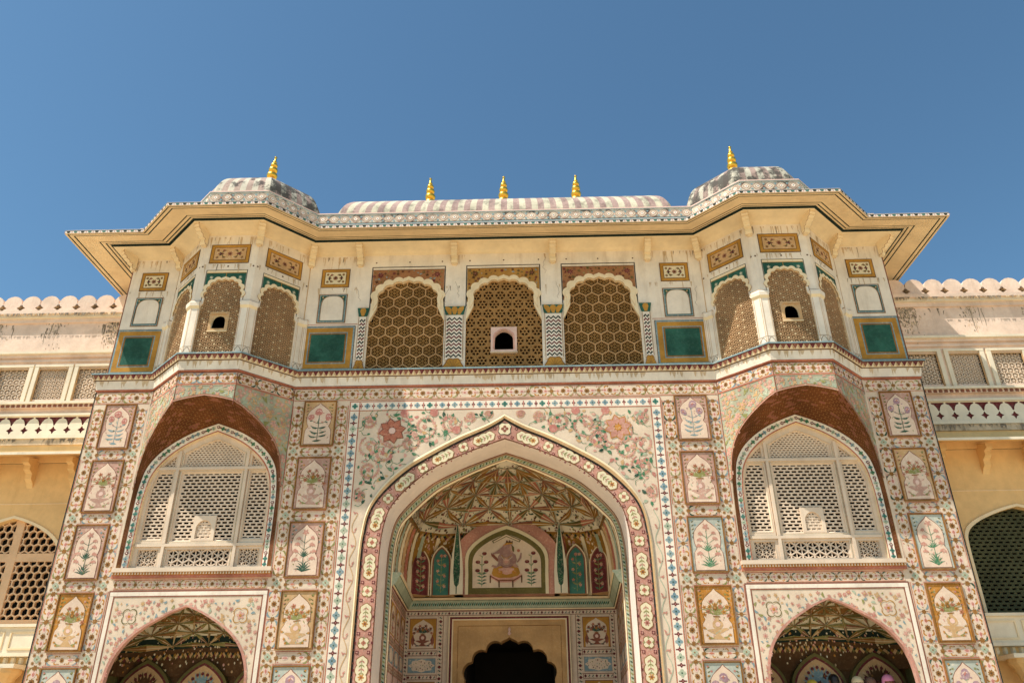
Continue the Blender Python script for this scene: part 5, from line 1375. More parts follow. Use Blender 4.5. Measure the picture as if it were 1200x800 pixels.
# --- half-octagon pavilions on top of the oriels
for s in (-1, 1):
    BAY = bpy.data.objects.new('pavilion', None); COL.objects.link(BAY); BAY.parent = GATE
    cx0 = s*BX; C4 = [(cx0-1.60, 0), (cx0-.635, -.97), (cx0+.635, -.97), (cx0+1.60, 0)]
    bw = MB(); cl = []
    for fi in range(3):
        fr, l = mid_frame(C4[fi], C4[fi+1]); c = l/2; hw_ = .46 if fi == 1 else .48
        shp_ = cusped([(hw_-.05, 10.60), (hw_-.10, 10.80), (hw_*.55, 10.98), (0, 11.04)], 4, .30, c, 4, [(hw_, 9.19), (hw_, 10.38), (hw_-.045, 10.45)])
        bw.holed(fr, [(0, 9.15), (l, 9.15), (l, 12.32), (0, 12.32)], [shp_], 0, 'white_plaster'); bw.side(fr, shp_, -.10, 0, 'buff', False)
        P = Paint(); x0, x1 = c-.455, c+.455
        P.rect(x0-.02, x1+.02, 11.311, 11.325, 'dark_line', 0); P.rect(x0-.02, x0-.006, 10.52, 11.311, 'dark_line', 0); P.rect(x1+.006, x1+.02, 10.52, 11.311, 'dark_line', 0)
        bot_hole = [(u, max(v, 10.561)) for u, v in cusped([(hw_+.005, 10.60), (hw_-.03, 10.86), (hw_*.62, 11.05), (0, 11.10)], 4, .32, c, 4)]
        bh = [(min(max(u, x0+.002), x1-.002), v) for u, v in cusped([(hw_+.005, 10.60), (hw_-.03, 10.86), (hw_*.62, 11.05), (0, 11.10)], 4, .32, c, 4)]
        P.add([(x1, bh[0][1]), (x1, 11.235), (x0, 11.235), (x0, bh[-1][1])]+bh[::-1], 'teal', 1)
        P.rect(x0, x1, 11.245, 11.31, 'buff_light', 0); P.rect(x0, x1, 11.235, 11.25, 'ochre', 1)
        for sg in (-1, 1): P.flower((c+sg*.33, 11.12), .045, 'sage', 2, 6, 'cream')
        P.rect(c-.006, c+.006, 11.13, 11.24, 'ochre', 2)
        for u in (.05, c, l-.05): P.disc((u, 11.42), .022, 'brown_dark', 0, 8)
        drips(P, .03, l-.03, 12.22, 18, rD); drips(P, .03, l-.03, 11.48, 12, rD, .3); crack(P, rD.uniform(.05, l-.05), 12.1, 8, rD)
        if fi != 1: P.rect(0 if (fi == 0) else l-.02, .02 if fi == 0 else l, 9.2, 12.3, 'tan', 0)
        bw.paint(P, fr.pt, 1)
        inner_ = shp_[3:-3]; outer_ = cusped([(hw_+.0, 10.60), (hw_-.035, 10.86), (hw_*.62, 11.05), (0, 11.10)], 4, .32, c, 4)
        bw.slab(fr, outer_+inner_[::-1], [], .006, .022, 'buff_light', 'ochre')
        tablet(fr, c-.46, c+.46, 11.50, 12.01, BAY, 5)
        lt = MB(); fj = Fr(fr.pt(0, 0, -.045), fr.U, fr.V, fr.N)
        big = (lambda u, v, c=c: (round((u-c)/.105)+round((v-9.2)/.091)*2) % 4 == 0) if fi != 1 else (lambda u, v, c=c: (round((u-c)/.105)+round((v-9.2)/.091)) % 3 == 0)
        lattice_hex(lt, fj, (c-hw_-.02, c+hw_+.02, 9.17, 11.12), .0607, 'star', 'jali_bay', -.05, 0, (lambda u, v, c=c: abs(u-c) < .20 and 9.76 < v < 10.24) if fi == 1 else None, big)
        lt.obj('lattice', BAY)
        if fi == 1:
            hm = MB(); fr3 = Fr(fr.pt(c, 0, -.02), fr.U, fr.V, fr.N); mh = arch([(0, 10.155), (.07, 10.14), (.13, 10.07), (.15, 9.98), (.152, 9.82)])
            hm.slab(fr3, [(-.215, 9.76), (.215, 9.76), (.215, 10.24), (-.215, 10.24)], [mh], -.07, .0, 'tan', 'buff_light'); hm.fbox(fr3, -.22, .22, 9.745, 9.765, -.05, .012, 'buff_light'); hm.fbox(fr3, -.18, .18, 10.17, 10.20, .021, .03, 'tan', 'b')
            hm.obj('hatch', BAY)
    bw.obj('pavilion_wall', BAY)
    # corner columns wrapping the angles, with moulded capitals and little leaf bases
    for ci in range(4):
        m = MB(); a = C4[ci]
        pr = C4[ci-1] if ci > 0 else (a[0]-1, a[1]); nx_ = C4[ci+1] if ci < 3 else (a[0]+1, a[1])
        def dirv(q): l = hypot(q[0]-a[0], q[1]-a[1]); return ((q[0]-a[0])/l, (q[1]-a[1])/l)
        d0, d1 = dirv(pr), dirv(nx_); wl = .17 if ci in (1, 2) else .0; 
        w0 = .175 if ci in (1, 2) else (.175 if ci == 3 else .10); w1 = .175 if ci in (1, 2) else (.175 if ci == 0 else .10)
        pth = [(a[0]+d0[0]*w0, a[1]+d0[1]*w0), a, (a[0]+d1[0]*w1, a[1]+d1[1]*w1)]
        def ring(d, z): return [(p[0], p[1], z) for p in [pth[0]]+offset_path(pth, d)+[pth[2]]]
        prof = [(.035, 9.18, 'white_plaster'), (.035, 10.30, 'white_plaster'), (.06, 10.34, 'buff_light'), (.075, 10.36, 'buff_light'), (.085, 10.44, 'white_plaster'), (.07, 10.48, 'white_plaster'), (.05, 10.50, 'brown'), (.0, 10.505, 'white_plaster')]
        rows = [ring(d, z) for d, z, _ in prof]
        m.grid(rows, lambda i, j: prof[i+1][2])
        for q0, q1, ln_ in ((pth[0], a, w0), (a, pth[2], w1)):
            oo = offset_path(pth, .037); f0 = oo[0] if q0 is pth[0] else oo[1]; f1 = oo[1] if q0 is pth[0] else oo[2]
            fr, l = mid_frame(f0, f1); p = Paint()
            p.stroke([(l*.02, 9.36), (l*.98, 9.36)], .008, 'brown_dark', 0)
            p.stroke([(l*.05+l*.9*t/8, 9.20+.14*sin(pi*t/8)) for t in range(9)], .009, 'brown_dark', 0)
            for u in (.02, l-.02): p.rect(u-.004, u+.004, 9.2, 10.3, 'tan', 0)
            m.paint(p, fr.pt, 1)
        m.obj('column', BAY)

# --- deep eave on brackets
ea = MB()
cove = [(.0, 12.27, '')]+[(.41*(1-cos(t*pi/2*.98)), 12.27+.15*sin(t*pi/2*.98)*1.0, 'buff_light') for t in (.2, .4, .6, .8, 1.0)]
sweep(ea, PLU, cove+[(.405, 12.455, 'black_green'), (.455, 12.452, 'black_green')])  # black strip: shadow of the recess under the slab, put into the colour
def zu(d): return 12.452-(d-.455)*.235
lines = [(.50, .53), (.60, .628), (.99, 1.02), (1.085, 1.112)]
pr = [(.455, zu(.455), '')]; 
for a, b in lines: pr += [(a, zu(a), 'buff'), (b, zu(b), 'black_green')]
pr += [(1.15, zu(1.15), 'buff'), (1.15, zu(1.15)+.095, 'pale_plaster'), (1.13, zu(1.15)+.10, 'pale_plaster'), (.25, 12.66, 'pale_plaster'), (.1, 12.70, 'pale_plaster')]
sweep(ea, PLU, pr)
zf = zu(1.15)
for fr, l in seg_frames(PLU, 1.152):
    p = Paint(); n = max(1, int(l/.155)); w_ = l/n
    p.rect(0, l, zf+.072, zf+.085, 'dark_line', 0); p.rect(0, l, zf+.004, zf+.014, 'ochre', 0)
    for i in range(n):
        u = (i+.5)*w_; p.add([(u-.045, zf+.066), (u+.045, zf+.066), (u+.03, zf+.03), (u, zf+.018), (u-.03, zf+.03)], 'teal_bright' if i % 2 else 'black_green', 0); p.disc((u+w_/2, zf+.045), .016, 'pink', 0, 5)
    ea.paint(p, fr.pt, 0)
ea.obj('eave', GATE)
def bracket(x, y, nx, ny):
    l = hypot(nx, ny); nx, ny = nx/l, ny/l
    m = MB(); fr = Fr((x, y, 0), (nx, ny, 0), (0, 0, 1), (-ny, nx, 0))
    prof = [(.0, 12.42), (.36, 12.42), (.37, 12.36), (.33, 12.33), (.335, 12.29), (.27, 12.26), (.265, 12.21), (.19, 12.19), (.175, 12.13), (.10, 12.12), (.105, 12.04), (.075, 11.985), (.0, 11.98)]
    for h in (-.075, .075): m.holed(fr, prof, [], h, 'buff_light')
    m.side(fr, prof, -.075, .075, 'buff_light')
    p = Paint(); p.stroke([(a*.985, b+.003) for a, b in prof[1:]], .010, 'red_brown', 0)
    m.paint(p, fr.pt, 34.5); m.paint(p, Fr(fr.pt(0, 0, 0), fr.U, fr.V, -fr.N).pt, 34.5)
    m.box(x+nx*.02-.05, x+nx*.02+.05, y+ny*.02-.035, y+ny*.02+.02, 11.945, 11.979, 'buff')
    m.obj('bracket', GATE)
for x in (-3.48, -1.20, 1.17, 3.45): bracket(x, 0, 0, -1)
for s in (-1, 1):
    bracket(s*(BX-.635), -.97, -s*.38, -.92); bracket(s*(BX+.635), -.97, s*.38, -.92); bracket(s*(BX-1.60), 0, -s*.38, -.92); bracket(s*(BX+1.60), 0, s*.38, -.92)
    bracket(s*9.03, .02, s*.70, -.70)

# --- painted parapet and domes
pa_ = MB(); PLP = [(-7.6, .9), (-7.85, -.05)]+PLU[3:-3]+[(7.85, -.05), (7.6, .9)]
sweep(pa_, PLP, [(.12, 12.6, ''), (.12, 13.10, 'pale_plaster'), (.15, 13.11, 'blue_grey'), (.15, 13.14, 'blue_grey'), (.13, 13.15, 'dome_white'), (.13, 13.42, 'dome_white'), (.155, 13.43, 'blue_grey'), (.155, 13.46, 'pink_pale'), (-.2, 13.47, 'pale_plaster')])
for fr, l in seg_frames(PLP, .132):
    p = Paint(); n = max(1, round(l/.27)); w_ = l/n
    p.rect(0, l, 13.155, 13.17, 'dark_line', 0)
    for i in range(n):
        u = (i+.5)*w_
        for k, mt, ly in ((1., 'rose', 0), (.88, 'vault_white_clean', 1), (.55, 'rose', 2), (.43, 'white_plaster', 3), (.14, 'blue_grey', 4)):
            p.add([(u-w_*.48*k, 13.285), (u-w_*.2*k, 13.285+.085*k), (u, 13.285+.115*k), (u+w_*.2*k, 13.285+.085*k), (u+w_*.48*k, 13.285), (u+w_*.2*k, 13.285-.085*k), (u, 13.285-.115*k), (u-w_*.2*k, 13.285-.085*k)], mt, ly)
        for dz in (.215, .35): p.disc((u+w_/2, 13.0+dz), .028, 'blue_grey', 1, 6)
        p.add([(u-.05, 13.10-.0), (u+.05, 13.10), (u+.03, 13.05), (u-.03, 13.05)], 'teal_bright', 0)
    pa_.paint(p, fr.pt, 0)
pa_.obj('parapet', GATE)
rs = MB(); rs.poly([(x, y, 13.2) for x, y in offset_path(PLU, .05)], 'pale_plaster'); rs.obj('roof_slab', GATE)
def finial(parent, x, y, z0):
    m = MB()
    pr_ = [(0, -.5), (.12, -.5), (.13, -.02), (.11, 0)]
    def ball(z, r, h): return [(r*max(.40, cos(t)**.8), z+h*sin(t)) for t in [-pi/2+pi*i/8 for i in range(9)]]
    pr_ += ball(.14, .158, .13)+ball(.36, .142, .11)+ball(.55, .120, .095)+ball(.71, .096, .075)
    pr_ += [(.05, .80), (.06, .83), (.03, .86), (.028, .98), (.042, 1.0), (.02, 1.02), (0, 1.025)]
    m.lathe((x, y, z0), pr_, 20, 'gilt'); lx, ly = rnd.uniform(-.035, .035), rnd.uniform(-.02, .02); m.v = [(a+(c-z0)*lx, b+(c-z0)*ly, c) for a, b, c in m.v]; m.obj('finial', parent, True)
for s in (-1, 1):    # octagonal bay domes
    cx0 = s*BX-(.10 if s > 0 else 0); cy0 = .63; ap = 1.60; H = 1.12; dm = MB()
    NF = 8; rows_n = 14
    for f_ in range(NF):
        a0 = f_*pi/4; n = Vector((cos(a0-pi/2), sin(a0-pi/2), 0)); t = Vector((-n.y, n.x, 0)); hwf = math.tan(pi/8)
        ns = 9
        for j in range(ns):
            uA, uB = -1+2*j/ns, -1+2*(j+1)/ns; mat = ('dome_pink' if j % 2 == 1 else 'dome_white')+('_stained' if s > 0 or f_ in (1, 2) else '')
            rows = []
            for i in range(rows_n+1):
                th = pi/2*i/rows_n; r = ap*cos(th)**.72; z = 13.44+H*sin(th)**.9
                bump_ = .0
                c_ = Vector((cx0, cy0, z))+n*r
                rows.append([c_+t*(r*hwf*uA), c_+t*(r*hwf*uB)])
            dm.grid(rows, mat)
    d_ = dm.obj('roof_dome', GATE)
    finial(d_, cx0-(.12 if s > 0 else 0), cy0, 14.97)
dm = MB()   # the long bowed vault between them
L_, a_, H_, cyv = 4.12, 1.62, 1.06, 1.55
def vp(u, th, side):
    r = a_*cos(th)**.9; z = 13.44+H_*sin(th)**.95
    return r, z
n = 53
for sgn in (-1, 1):
    for j in range(n):
        rows = []
        for i in range(15):
            th = pi/2*i/14; r, z = vp(0, th, 1); xl = L_-a_*.75*(1-cos(th)**.9)
            sh_ = lambda q: xl*(q + .0)
            rows.append([(xl*(-1+2*j/n), cyv-sgn*r, z), (xl*(-1+2*(j+1)/n), cyv-sgn*r, z)])
        mt = ('vault_pink_clean', 'vault_white_clean')[j % 2]
        dm.grid(rows, mt)
for sgn in (-1, 1):
    rows = []
    for i in range(15):
        th = pi/2*i/14; r, z = vp(0, th, 1); xl = L_-a_*.75*(1-cos(th)**.9)
        rows.append([(sgn*(xl+.25*sin(pi*k/8)*cos(th)), cyv-r*cos(pi*k/8), z) for k in range(9)])
    dm.grid(rows, 'vault_white_clean')
d_ = dm.obj('roof_vault', GATE)
for x in (-2.10, -.07, 1.95): finial(d_, x, cyv+.05, 14.90)
# ================================================================== PALACE WINGS
def wing(s, label):
    W_ = empty('palace_wing', (s*14, 1.45, 0), label, 'building')
    def P_(mb, name):
        o = mb.obj(name, W_); o.matrix_parent_inverse = Matrix.Translation((-s*14, -1.45, 0)); return o
    X0, X1 = 9.2, 26.0; Y = 1.45
    def bx(mb, x0, x1, y0, y1, z0, z1, mt, skip=''): mb.box(min(s*x0, s*x1), max(s*x0, s*x1), y0, y1, z0, z1, mt, skip)
    fr = Fr((0, Y, 0))
    A, B = min(s*X0, s*X1), max(s*X0, s*X1)
    # windows of the upper storey
    wx = [10.13+1.03*i for i in range(15)] if s > 0 else [10.27+1.0*i for i in range(15)]
    hol = [[(s*x-.36, 9.24), (s*x+.36, 9.24), (s*x+.36, 10.03), (s*x-.36, 10.03)] for x in wx]
    # lower arches
    ax = [11.32+2.9*i for i in range(5)] if s > 0 else [11.22+2.9*i for i in range(5)]
    la_ = [(0, 6.30), (.35, 6.19), (.72, 6.02), (1.0, 5.82), (1.18, 5.60), (1.22, 5.4), (1.22, 4.5), (1.22, 3.98)] if s < 0 else [(0, 6.26), (.35, 6.17), (.75, 6.02), (1.05, 5.86), (1.22, 5.68), (1.27, 5.4), (1.27, 4.5), (1.27, 3.98)]
    w1 = MB()
    w1.holed(fr, [(A, 8.12), (B, 8.12), (B, 11.62), (A, 11.62)], hol, 0, 'wing_plaster')
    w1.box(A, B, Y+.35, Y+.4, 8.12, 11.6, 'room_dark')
    st = Paint()
    r = random.Random(3+s)
    def streak(p, x, z, ln, wd):   # a dark run of damp, ragged and tapering
        m_ = 7; L_ = []; R_ = []; w0 = x
        for k in range(m_+1):
            w0 += r.uniform(-.012, .012); h_ = wd/2*(1-k/m_)**.7*r.uniform(.5, 1.2)+.002
            L_.append((w0-h_, z-ln*k/m_)); R_.append((w0+h_, z-ln*k/m_))
        p.add(L_+R_[::-1], 'damp' if r.random() < .75 else 'wing_stain', 0)
    cs = [(10.05, 5, .28)]+[(11.2+1.3*i+r.uniform(-.4, .4), 4, .3) for i in range(9)]
    for cx_, n_, sp_ in cs:
        for _ in range(n_): streak(st, s*(cx_+r.gauss(0, sp_)), 11.34-abs(r.gauss(0, .05)), abs(r.gauss(.15, .28))*(1.6 if n_ > 20 else 1)+.05, r.uniform(.012, .05))
    for cx_, n_, sp_ in [(10.02, 300, .15), (11.6, 60, .12), (13.2, 160, .16)]:   # black lichen, speckled, thinning downwards
        for _ in range(n_):
            q = (s*(cx_+r.gauss(0, sp_)), 11.36-abs(r.gauss(0, .34))); k = r.uniform(.006, .020)
            st.disc(q, k, 'damp' if r.random() < .6 else 'wing_stain', 1, 6, .8, r.uniform(1, 2.6))
    w1.paint(st, fr.pt, 1)
    P_(w1, 'upper_wall')
    w2 = MB(); w2.holed(fr, [(A, 0), (B, 0), (B, 7.6), (A, 7.6)], [arch(la_, s*x) for x in ax], 0, 'wing_yellow')
    for x in ax:
        a = arch(la_, s*x); w2.side(fr, a, -.3, 0, 'wing_yellow'); o_ = offset_arch(a, s*x, 1.045, .06)
        w2.slab(fr, [p for p in o_]+[p for p in a[::-1]], [], .002, .03, 'buff_light')
    bx(w2, X0, X1, Y+.9, Y+1.0, 0, 8.0, 'room_dark'); bx(w2, X0, X1, Y-.012, Y-.001, 6.62, 6.64, 'buff')
    P_(w2, 'lower_wall')
    # moulded courses
    mo = MB()
    for (d, z0, z1, mt) in ((.12, 11.48, 11.56, 'wing_trim'), (.18, 11.562, 11.66, 'wing_plaster'), (.05, 11.36, 11.478, 'wing_plaster'), (.06, 10.36, 10.44, 'wing_plaster'), (.13, 10.442, 10.50, 'wing_trim'), (.04, 10.24, 10.30, 'wing_plaster'), (.10, 8.985, 9.06, 'wing_plaster'), (.17, 9.062, 9.12, 'wing_trim'), (.05, 8.80, 8.86, 'wing_trim')):
        bx(mo, X0, X1, Y-d, Y-.001, z0, z1, mt)
    for i in range(130):
        x = X0+.05+i*.128; bx(mo, x, x+.07, Y-.125, Y-.1, 8.99, 9.05, 'red_brown')
    for x in wx:
        for (dx, w_, d, mt) in ((.43, .10, .055, 'wing_trim'), (.365, .022, .03, 'tan')):
            for sg in (-1, 1): bx(mo, x+sg*dx-w_/2, x+sg*dx+w_/2, Y-d, Y-.002, 9.13, 10.06+(.04 if d > .05 else -.03), mt)
        bx(mo, x-.38, x+.38, Y-.03, Y-.002, 10.03, 10.05, 'tan'); bx(mo, x-.48, x+.48, Y-.06, Y-.003, 10.101, 10.16, 'wing_trim')
    ds = Paint()
    for _ in range(150): streak(ds, s*r.uniform(9.25, 17), 11.565, r.uniform(.04, .10), r.uniform(.02, .10))
    mo.paint(ds, Fr((0, Y-.185, 0)).pt, 1)
    ds = Paint()
    for _ in range(90): streak(ds, s*r.uniform(9.25, 17), 8.165, r.uniform(.05, .14), r.uniform(.02, .10))
    mo.paint(ds, Fr((0, Y-.14, 0)).pt, 1)
    P_(mo, 'moulding')
    for x in wx[:13]:
        l_ = MB(); f2 = Fr((0, Y+.05, 0)); lattice_hex(l_, f2, (s*x-.37, s*x+.37, 9.2, 10.05), .066 if (wx.index(x) % 2) else .088, 'star', 'jali_cream', -.04, 0); P_(l_, 'window_lattice')
    # parapet of rounded merlons with star-shaped gaps
    pp_ = MB(); pit = .485; n = int((X1-X0)/pit); out = [(X0, 11.66)]; hs = []
    fm = Fr((0, Y-.06, 0), (1, 0, 0))
    top = []
    for i in range(n):
        x = X0+i*pit
        for k in range(9):
            a = pi-pi*k/8; top.append((x+pit/2+cos(a)*pit*.495, 11.86+.29*sin(a)**.75))
        c = (x+pit, 11.80)
        if i < n-1: hs.append([(c[0]+(.115 if q % 2 == 0 else .06)*cos(q*pi/4), c[1]+(.125 if q % 2 == 0 else .065)*sin(q*pi/4)) for q in range(8)])
    poly = [(X0, 11.664)]+top+[(X0+n*pit, 11.664)]
    if s < 0: poly = [(-a, b) for a, b in poly]; hs = [[(-a, b) for a, b in h] for h in hs]
    pp_.holed(fm, poly, hs, 0, 'wing_plaster'); pp_.holed(fm, poly, hs, -.26, 'wing_plaster'); pp_.side(fm, poly, -.26, 0, 'wing_plaster')
    for h in hs: pp_.side(fm, h, -.26, 0, 'wing_stain')
    P_(pp_, 'merlon_parapet')
    # balcony rail with lobed tracery
    br = MB(); yb = Y-.12; fb = Fr((0, yb, 0)); pit = .345; n = int((X1-X0)/pit)-1
    hs = []
    for i in range(n):
        x = X0+.25+i*pit
        hs.append([(x+(.095 if q % 2 == 0 else .05)*cos(q*pi/4), 8.39+(.10 if q % 2 == 0 else .05)*sin(q*pi/4)) for q in range(8)])
        hs.append([(x-.15, 8.69), (x-.085, 8.66), (x-.045, 8.60), (x-.014, 8.51), (x+.014, 8.51), (x+.045, 8.60), (x+.085, 8.66), (x+.15, 8.69), (x+.15, 8.72), (x-.15, 8.72)])
    rc = [(X0, 8.25), (X0+n*pit+.3, 8.25), (X0+n*pit+.3, 8.74), (X0, 8.74)]
    if s < 0: rc = [(-a, b) for a, b in rc]; hs = [[(-a, b) for a, b in h] for h in hs]
    br.holed(fb, rc, hs, 0, 'wing_trim')
    for h in hs: br.side(fb, h, -.03, 0, 'red_brown')
    bx(br, X0, X1, yb+.03, yb+.09, 8.2, 8.76, 'maroon'); bx(br, X0, X1, yb-.06, yb+.1, 8.741, 8.79, 'wing_trim'); bx(br, X0, X1, yb-.05, yb+.1, 8.17, 8.249, 'wing_trim'); bx(br, X0, X1, yb-.01, yb+.1, 8.02, 8.168, 'wing_stain'); bx(br, X0, X1, yb+.035, yb+.1, 7.6, 8.018, 'wing_yellow')
    P_(br, 'balcony_rail')
    # chajja: sloping stone shade on brackets
    ch = MB(); prof = [(Y-.001, 7.78), (Y-1.10, 7.44), (Y-1.10, 7.50), (Y-.001, 7.86)]
    for (a, b), mt in zip(zip(prof, prof[1:]+prof[:1]), ('wing_yellow', 'wing_trim', 'wing_trim', 'wing_yellow')): ch.quad((A, a[0], a[1]), (B, a[0], a[1]), (B, b[0], b[1]), (A, b[0], b[1]), mt)
    P_(ch, 'sun_shade')
    for i in range(11):
        x = s*((10.05 if s < 0 else 9.85)+1.02*i); m = MB(); f3 = Fr((x, Y, 0), (0, -1, 0), (0, 0, 1), (1, 0, 0)); pr2 = [(0, 7.70), (.42, 7.60), (.42, 7.50), (.30, 7.46), (.30, 7.36), (.17, 7.30), (.16, 7.18), (.06, 7.10), (0, 7.0)]
        for h in (-.075, .075): m.holed(f3, pr2, [], h, 'wing_yellow')
        m.side(f3, pr2, -.075, .075, 'wing_yellow'); P_(m, 'bracket')
    # screens in the lower arches
    for x in ax:
        l_ = MB(); f2 = Fr((0, Y+.16, 0))
        if s < 0:
            lattice_hex(l_, f2, (s*x-1.24, s*x+1.24, 3.98, 6.32), .1015, 'plain', 'wing_screen', -.06, 0)
            l_.fbox(f2, s*x+.02, s*x+.20, 3.98, 6.30, -.05, .035, 'wing_screen'); l_.fbox(f2, s*x-1.24, s*x+1.24, 5.36, 5.54, -.05, .03, 'wing_screen'); l_.fbox(f2, s*x-1.24, s*x+1.24, 3.97, 4.12, -.05, .034, 'wing_screen')
            for q in (-1, 1): l_.fbox(f2, s*x+q*1.17-.09, s*x+q*1.17+.09, 3.98, 5.6, -.05, .031, 'wing_screen')
        else:
            lattice_brick(l_, f2, (s*x-1.3, s*x+1.3, 3.98, 6.3), .150, .083, .062, .042, 'jali_dark_green', -.05, 0)
        P_(l_, 'arch_lattice')
    # parapet of the lower storey and the arcade below it
    lp = MB(); yl = Y-.38
    bx(lp, X0, X1, yl, Y-.03, 3.40, 3.90, 'wing_trim'); bx(lp, X0, X1, yl-.06, Y-.03, 3.902, 3.96, 'wing_trim'); bx(lp, X0, X1, yl-.05, Y-.03, 3.33, 3.398, 'wing_trim')
    for i in range(16):
        x = X0+.25+i*1.02
        for (a0, a1, z0, z1) in ((x, x+.9, 3.79, 3.82), (x, x+.9, 3.46, 3.49), (x, x+.03, 3.491, 3.789), (x+.87, x+.9, 3.491, 3.789)): bx(lp, a0, a1, yl-.022, yl-.001, z0, z1, 'buff_light')
    bx(lp, X0, X1, Y-.20, Y-.03, 3.10, 3.328, 'wing_yellow')
    for i in range(100): 
        x = X0+.06+i*.165; lp.lathe((s*x, Y-.21, 3.22), [(0, -.05), (.045, -.02), (.055, .03), (.05, .1)], 6, 'wing_trim')
    P_(lp, 'lower_parapet')
    for i in range(6):
        c = MB(); x = s*((10.3 if s < 0 else 10.35)+2.05*i)
        c.lathe((x, Y-.45, 0), [(.34, 1.2), (.34, 1.4), (.2, 1.5), (.19, 2.55), (.24, 2.6), (.21, 2.66), (.30, 2.9), (.38, 3.0), (.38, 3.08)], 12, 'wing_yellow'); c.box(x-.42, x+.42, Y-.75, Y-.02, 3.082, 3.16, 'wing_trim'); P_(c, 'column')
wing(-1, 'palace wing whose arched window has a yellow screen pierced with round holes')
wing(1, 'palace wing whose arched window has a dark green brick-pattern screen, partly in shade')

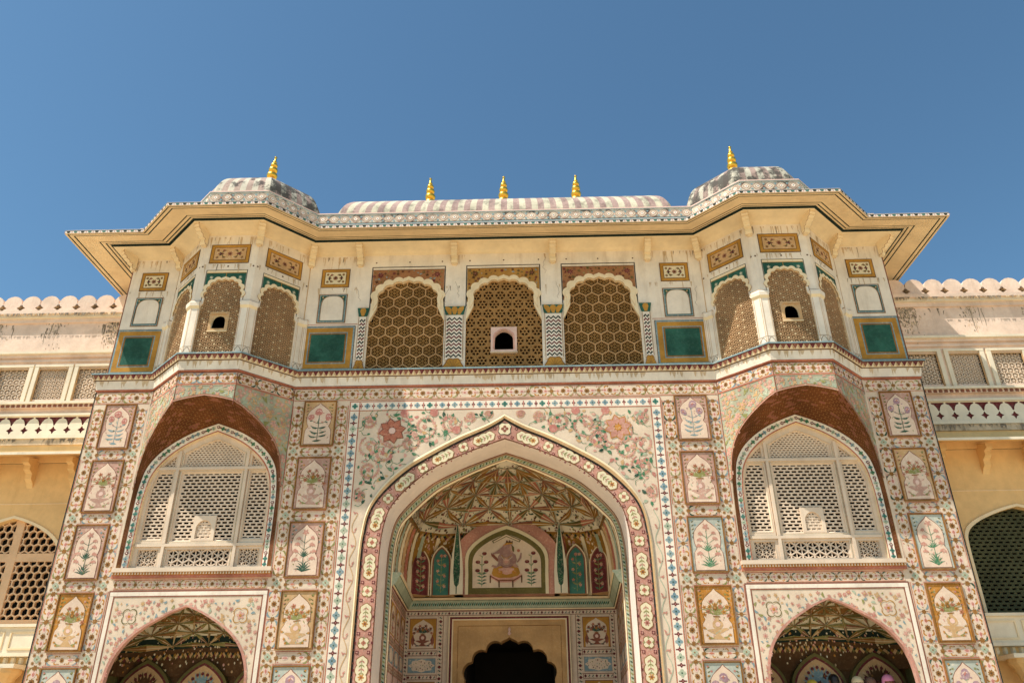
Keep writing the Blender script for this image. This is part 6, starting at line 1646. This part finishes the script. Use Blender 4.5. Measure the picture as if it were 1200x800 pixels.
# ================================================================== PEOPLE in the right-hand niche
def person(x, y, h, face, label, scarf, dress, veil=True, hair_only=False):
    R = empty('person', (x, y, FL), label, 'person', None)
    ca, sa = cos(face), sin(face)
    def W3(p): return (p[0]*ca-p[1]*sa, p[0]*sa+p[1]*ca, p[2])
    k = h/1.66; me = bpy.data.meshes.new('body'); V = []; E = []; Rr = []
    def v(p, r, par=None):
        V.append(W3((p[0]*k, p[1]*k, p[2]*k))); Rr.append(r*k)
        if par is not None: E.append((par, len(V)-1))
        return len(V)-1
    pel = v((0, 0, .88), .135); ab = v((0, -.01, 1.05), .115, pel); chs = v((0, 0, 1.25), .13, ab); nk0 = v((0, .01, 1.38), .07, chs); nk = v((0, 0, 1.44), .05, nk0); hd = v((0, -.01, 1.53), .085, nk); tp = v((0, 0, 1.61), .075, hd)
    for sg in (-1, 1):
        sh = v((sg*.17, .0, 1.33), .055, chs); el = v((sg*.23, .02, 1.07), .042, sh); wr = v((sg*.20, -.14, .90), .028, el); hn = v((sg*.18, -.2, .86), .032, wr)
        for q in range(4): a = v((sg*(.16+.018*q), -.25, .85-.004*q), .011, hn); v((sg*(.155+.018*q), -.285+.006*abs(q-1.5), .825), .009, a)
        t0 = v((sg*.145, -.22, .875), .012, hn); v((sg*.13, -.25, .86), .009, t0)
        hp = v((sg*.09, 0, .82), .10, pel); kn = v((sg*.10, -.02, .47), .065, hp); an = v((sg*.10, .02, .08), .042, kn); v((sg*.11, -.13, .035), .035, an)
    me.from_pydata(V, E, []); b = bpy.data.objects.new('body', me); COL.objects.link(b)
    sk_ = b.modifiers.new('skin', 'SKIN'); ss = b.modifiers.new('sub', 'SUBSURF'); ss.levels = 2; ss.render_levels = 2
    for i, r_ in enumerate(Rr): me.skin_vertices[0].data[i].radius = (r_, r_)
    me.skin_vertices[0].data[0].use_root = True
    dg = bpy.context.evaluated_depsgraph_get(); dg.update(); nm = bpy.data.meshes.new_from_object(b.evaluated_get(dg)); b.modifiers.clear(); b.data = nm
    nm.materials.clear(); nm.materials.append(MATS['skin']); nm.polygons.foreach_set('use_smooth', [True]*len(nm.polygons)); b.parent = R
    def child(mb, name): o = mb.obj(name, R, True); return o
    def ell(mb, c, rx, ry, rz, mat, a0=0., a1=2*pi, t0=-pi/2, t1=pi/2, n=14, m=9):
        mb.grid([[Vector(W3((k*(c[0]+rx*cos(t)*cos(a)), k*(c[1]+ry*cos(t)*sin(a)), k*(c[2]+rz*sin(t))))) for a in [a0+(a1-a0)*j/n for j in range(n+1)]] for t in [t0+(t1-t0)*i/m for i in range(m+1)]], mat)
    f = MB()
    for sg in (-1, 1): ell(f, (sg*.032, -.088, 1.545), .012, .010, .008, 'eye_dark', n=8, m=5); ell(f, (sg*.088, .0, 1.535), .012, .025, .032, 'skin', n=8, m=5)
    ell(f, (0, -.104, 1.515), .014, .022, .026, 'skin', n=8, m=5); ell(f, (0, -.09, 1.472), .024, .012, .008, 'lip', n=8, m=5); child(f, 'face')
    hr = MB(); ell(hr, (0, .012, 1.565), .098, .112, .10, 'hair', t0=-.25, n=16); ell(hr, (0, .055, 1.52), .088, .07, .11, 'hair', n=12); child(hr, 'hair')
    dr = MB(); prof = [(.155, .98), (.145, 1.08), (.165, 1.22), (.175, 1.32), (.10, 1.40), (.068, 1.43)]
    dr.grid([[Vector(W3((k*r_*1.08*cos(a), k*(r_*.80*sin(a)+.0), k*z))) for a in [2*pi*j/18 for j in range(19)]] for r_, z in prof], dress)
    for sg in (-1, 1):
        A_, B2 = Vector((sg*.165, 0, 1.34)), Vector((sg*.225, .02, 1.10)); ax_ = (B2-A_).normalized(); u_ = ax_.orthogonal().normalized(); w2_ = ax_.cross(u_)
        dr.grid([[Vector(W3(tuple((A_.lerp(B2, t)+(u_*cos(a)+w2_*sin(a))*rr)*k))) for a in [2*pi*j/10 for j in range(11)]] for t, rr in ((-.05, .07), (.5, .062), (1.0, .058))], dress)
    if veil: prof2 = [(.16, .99), (.19, .7), (.24, .35), (.29, .06)]
    else: prof2 = [(.15, .99), (.165, .86), (.17, .78)]
    dr.grid([[Vector(W3((k*r_*(1+.05*sin(9*a))*cos(a), k*r_*.82*(1+.05*sin(9*a))*sin(a), k*z))) for a in [2*pi*j/36 for j in range(37)]] for r_, z in prof2], scarf if False else dress); child(dr, 'dress' if veil else 'shirt')
    if not veil:
        tr = MB()
        for sg in (-1, 1): tr.grid([[Vector(W3((k*(sg*.095+r_*cos(a)), k*(-.005+r_*sin(a)), k*z))) for a in [2*pi*j/12 for j in range(13)]] for r_, z in ((.12, .86), (.105, .6), (.085, .4), (.075, .1))], 'cloth_blue')
        child(tr, 'trousers')
    if not hair_only:
        sc = MB(); ell(sc, (0, .022, 1.56), .118, .125, .118, scarf, t0=-.15, n=20)
        rows = [[Vector(W3((k*rx*cos(a), k*(ry*sin(a)+.03), k*z))) for a in [-.55+(pi+1.1)*j/16 for j in range(17)]] for rx, ry, z in ((.118, .122, 1.56), (.125, .12, 1.45), (.17, .13, 1.37), (.21, .15, 1.25), (.22, .16, 1.05))]
        sc.grid(rows, scarf); child(sc, 'scarf')
    return R
NXR = BX
PP = [(5.98, .85, 1.52, .3, 'person in a mustard head scarf standing in the niche, nearest its inner edge', 'cloth_yellow', 'cloth_red', True, False),
      (6.41, .90, 1.63, 3.4, 'dark-haired bareheaded person standing in the niche between two scarfed people', 'cloth_white', 'cloth_white', False, True),
      (6.84, .80, 1.57, -.2, 'person in a cream head scarf standing in the middle of the niche', 'cloth_cream', 'cloth_brown', True, False),
      (7.14, .95, 1.56, 2.8, 'person in a dull brown head scarf, half hidden beside the pink scarf', 'cloth_brown', 'cloth_blue', True, False),
      (7.42, .75, 1.59, .1, 'person in a bright pink head scarf at the outer side of the niche', 'cloth_pink', 'cloth_pink', True, False)]
for a in PP: person(*a)
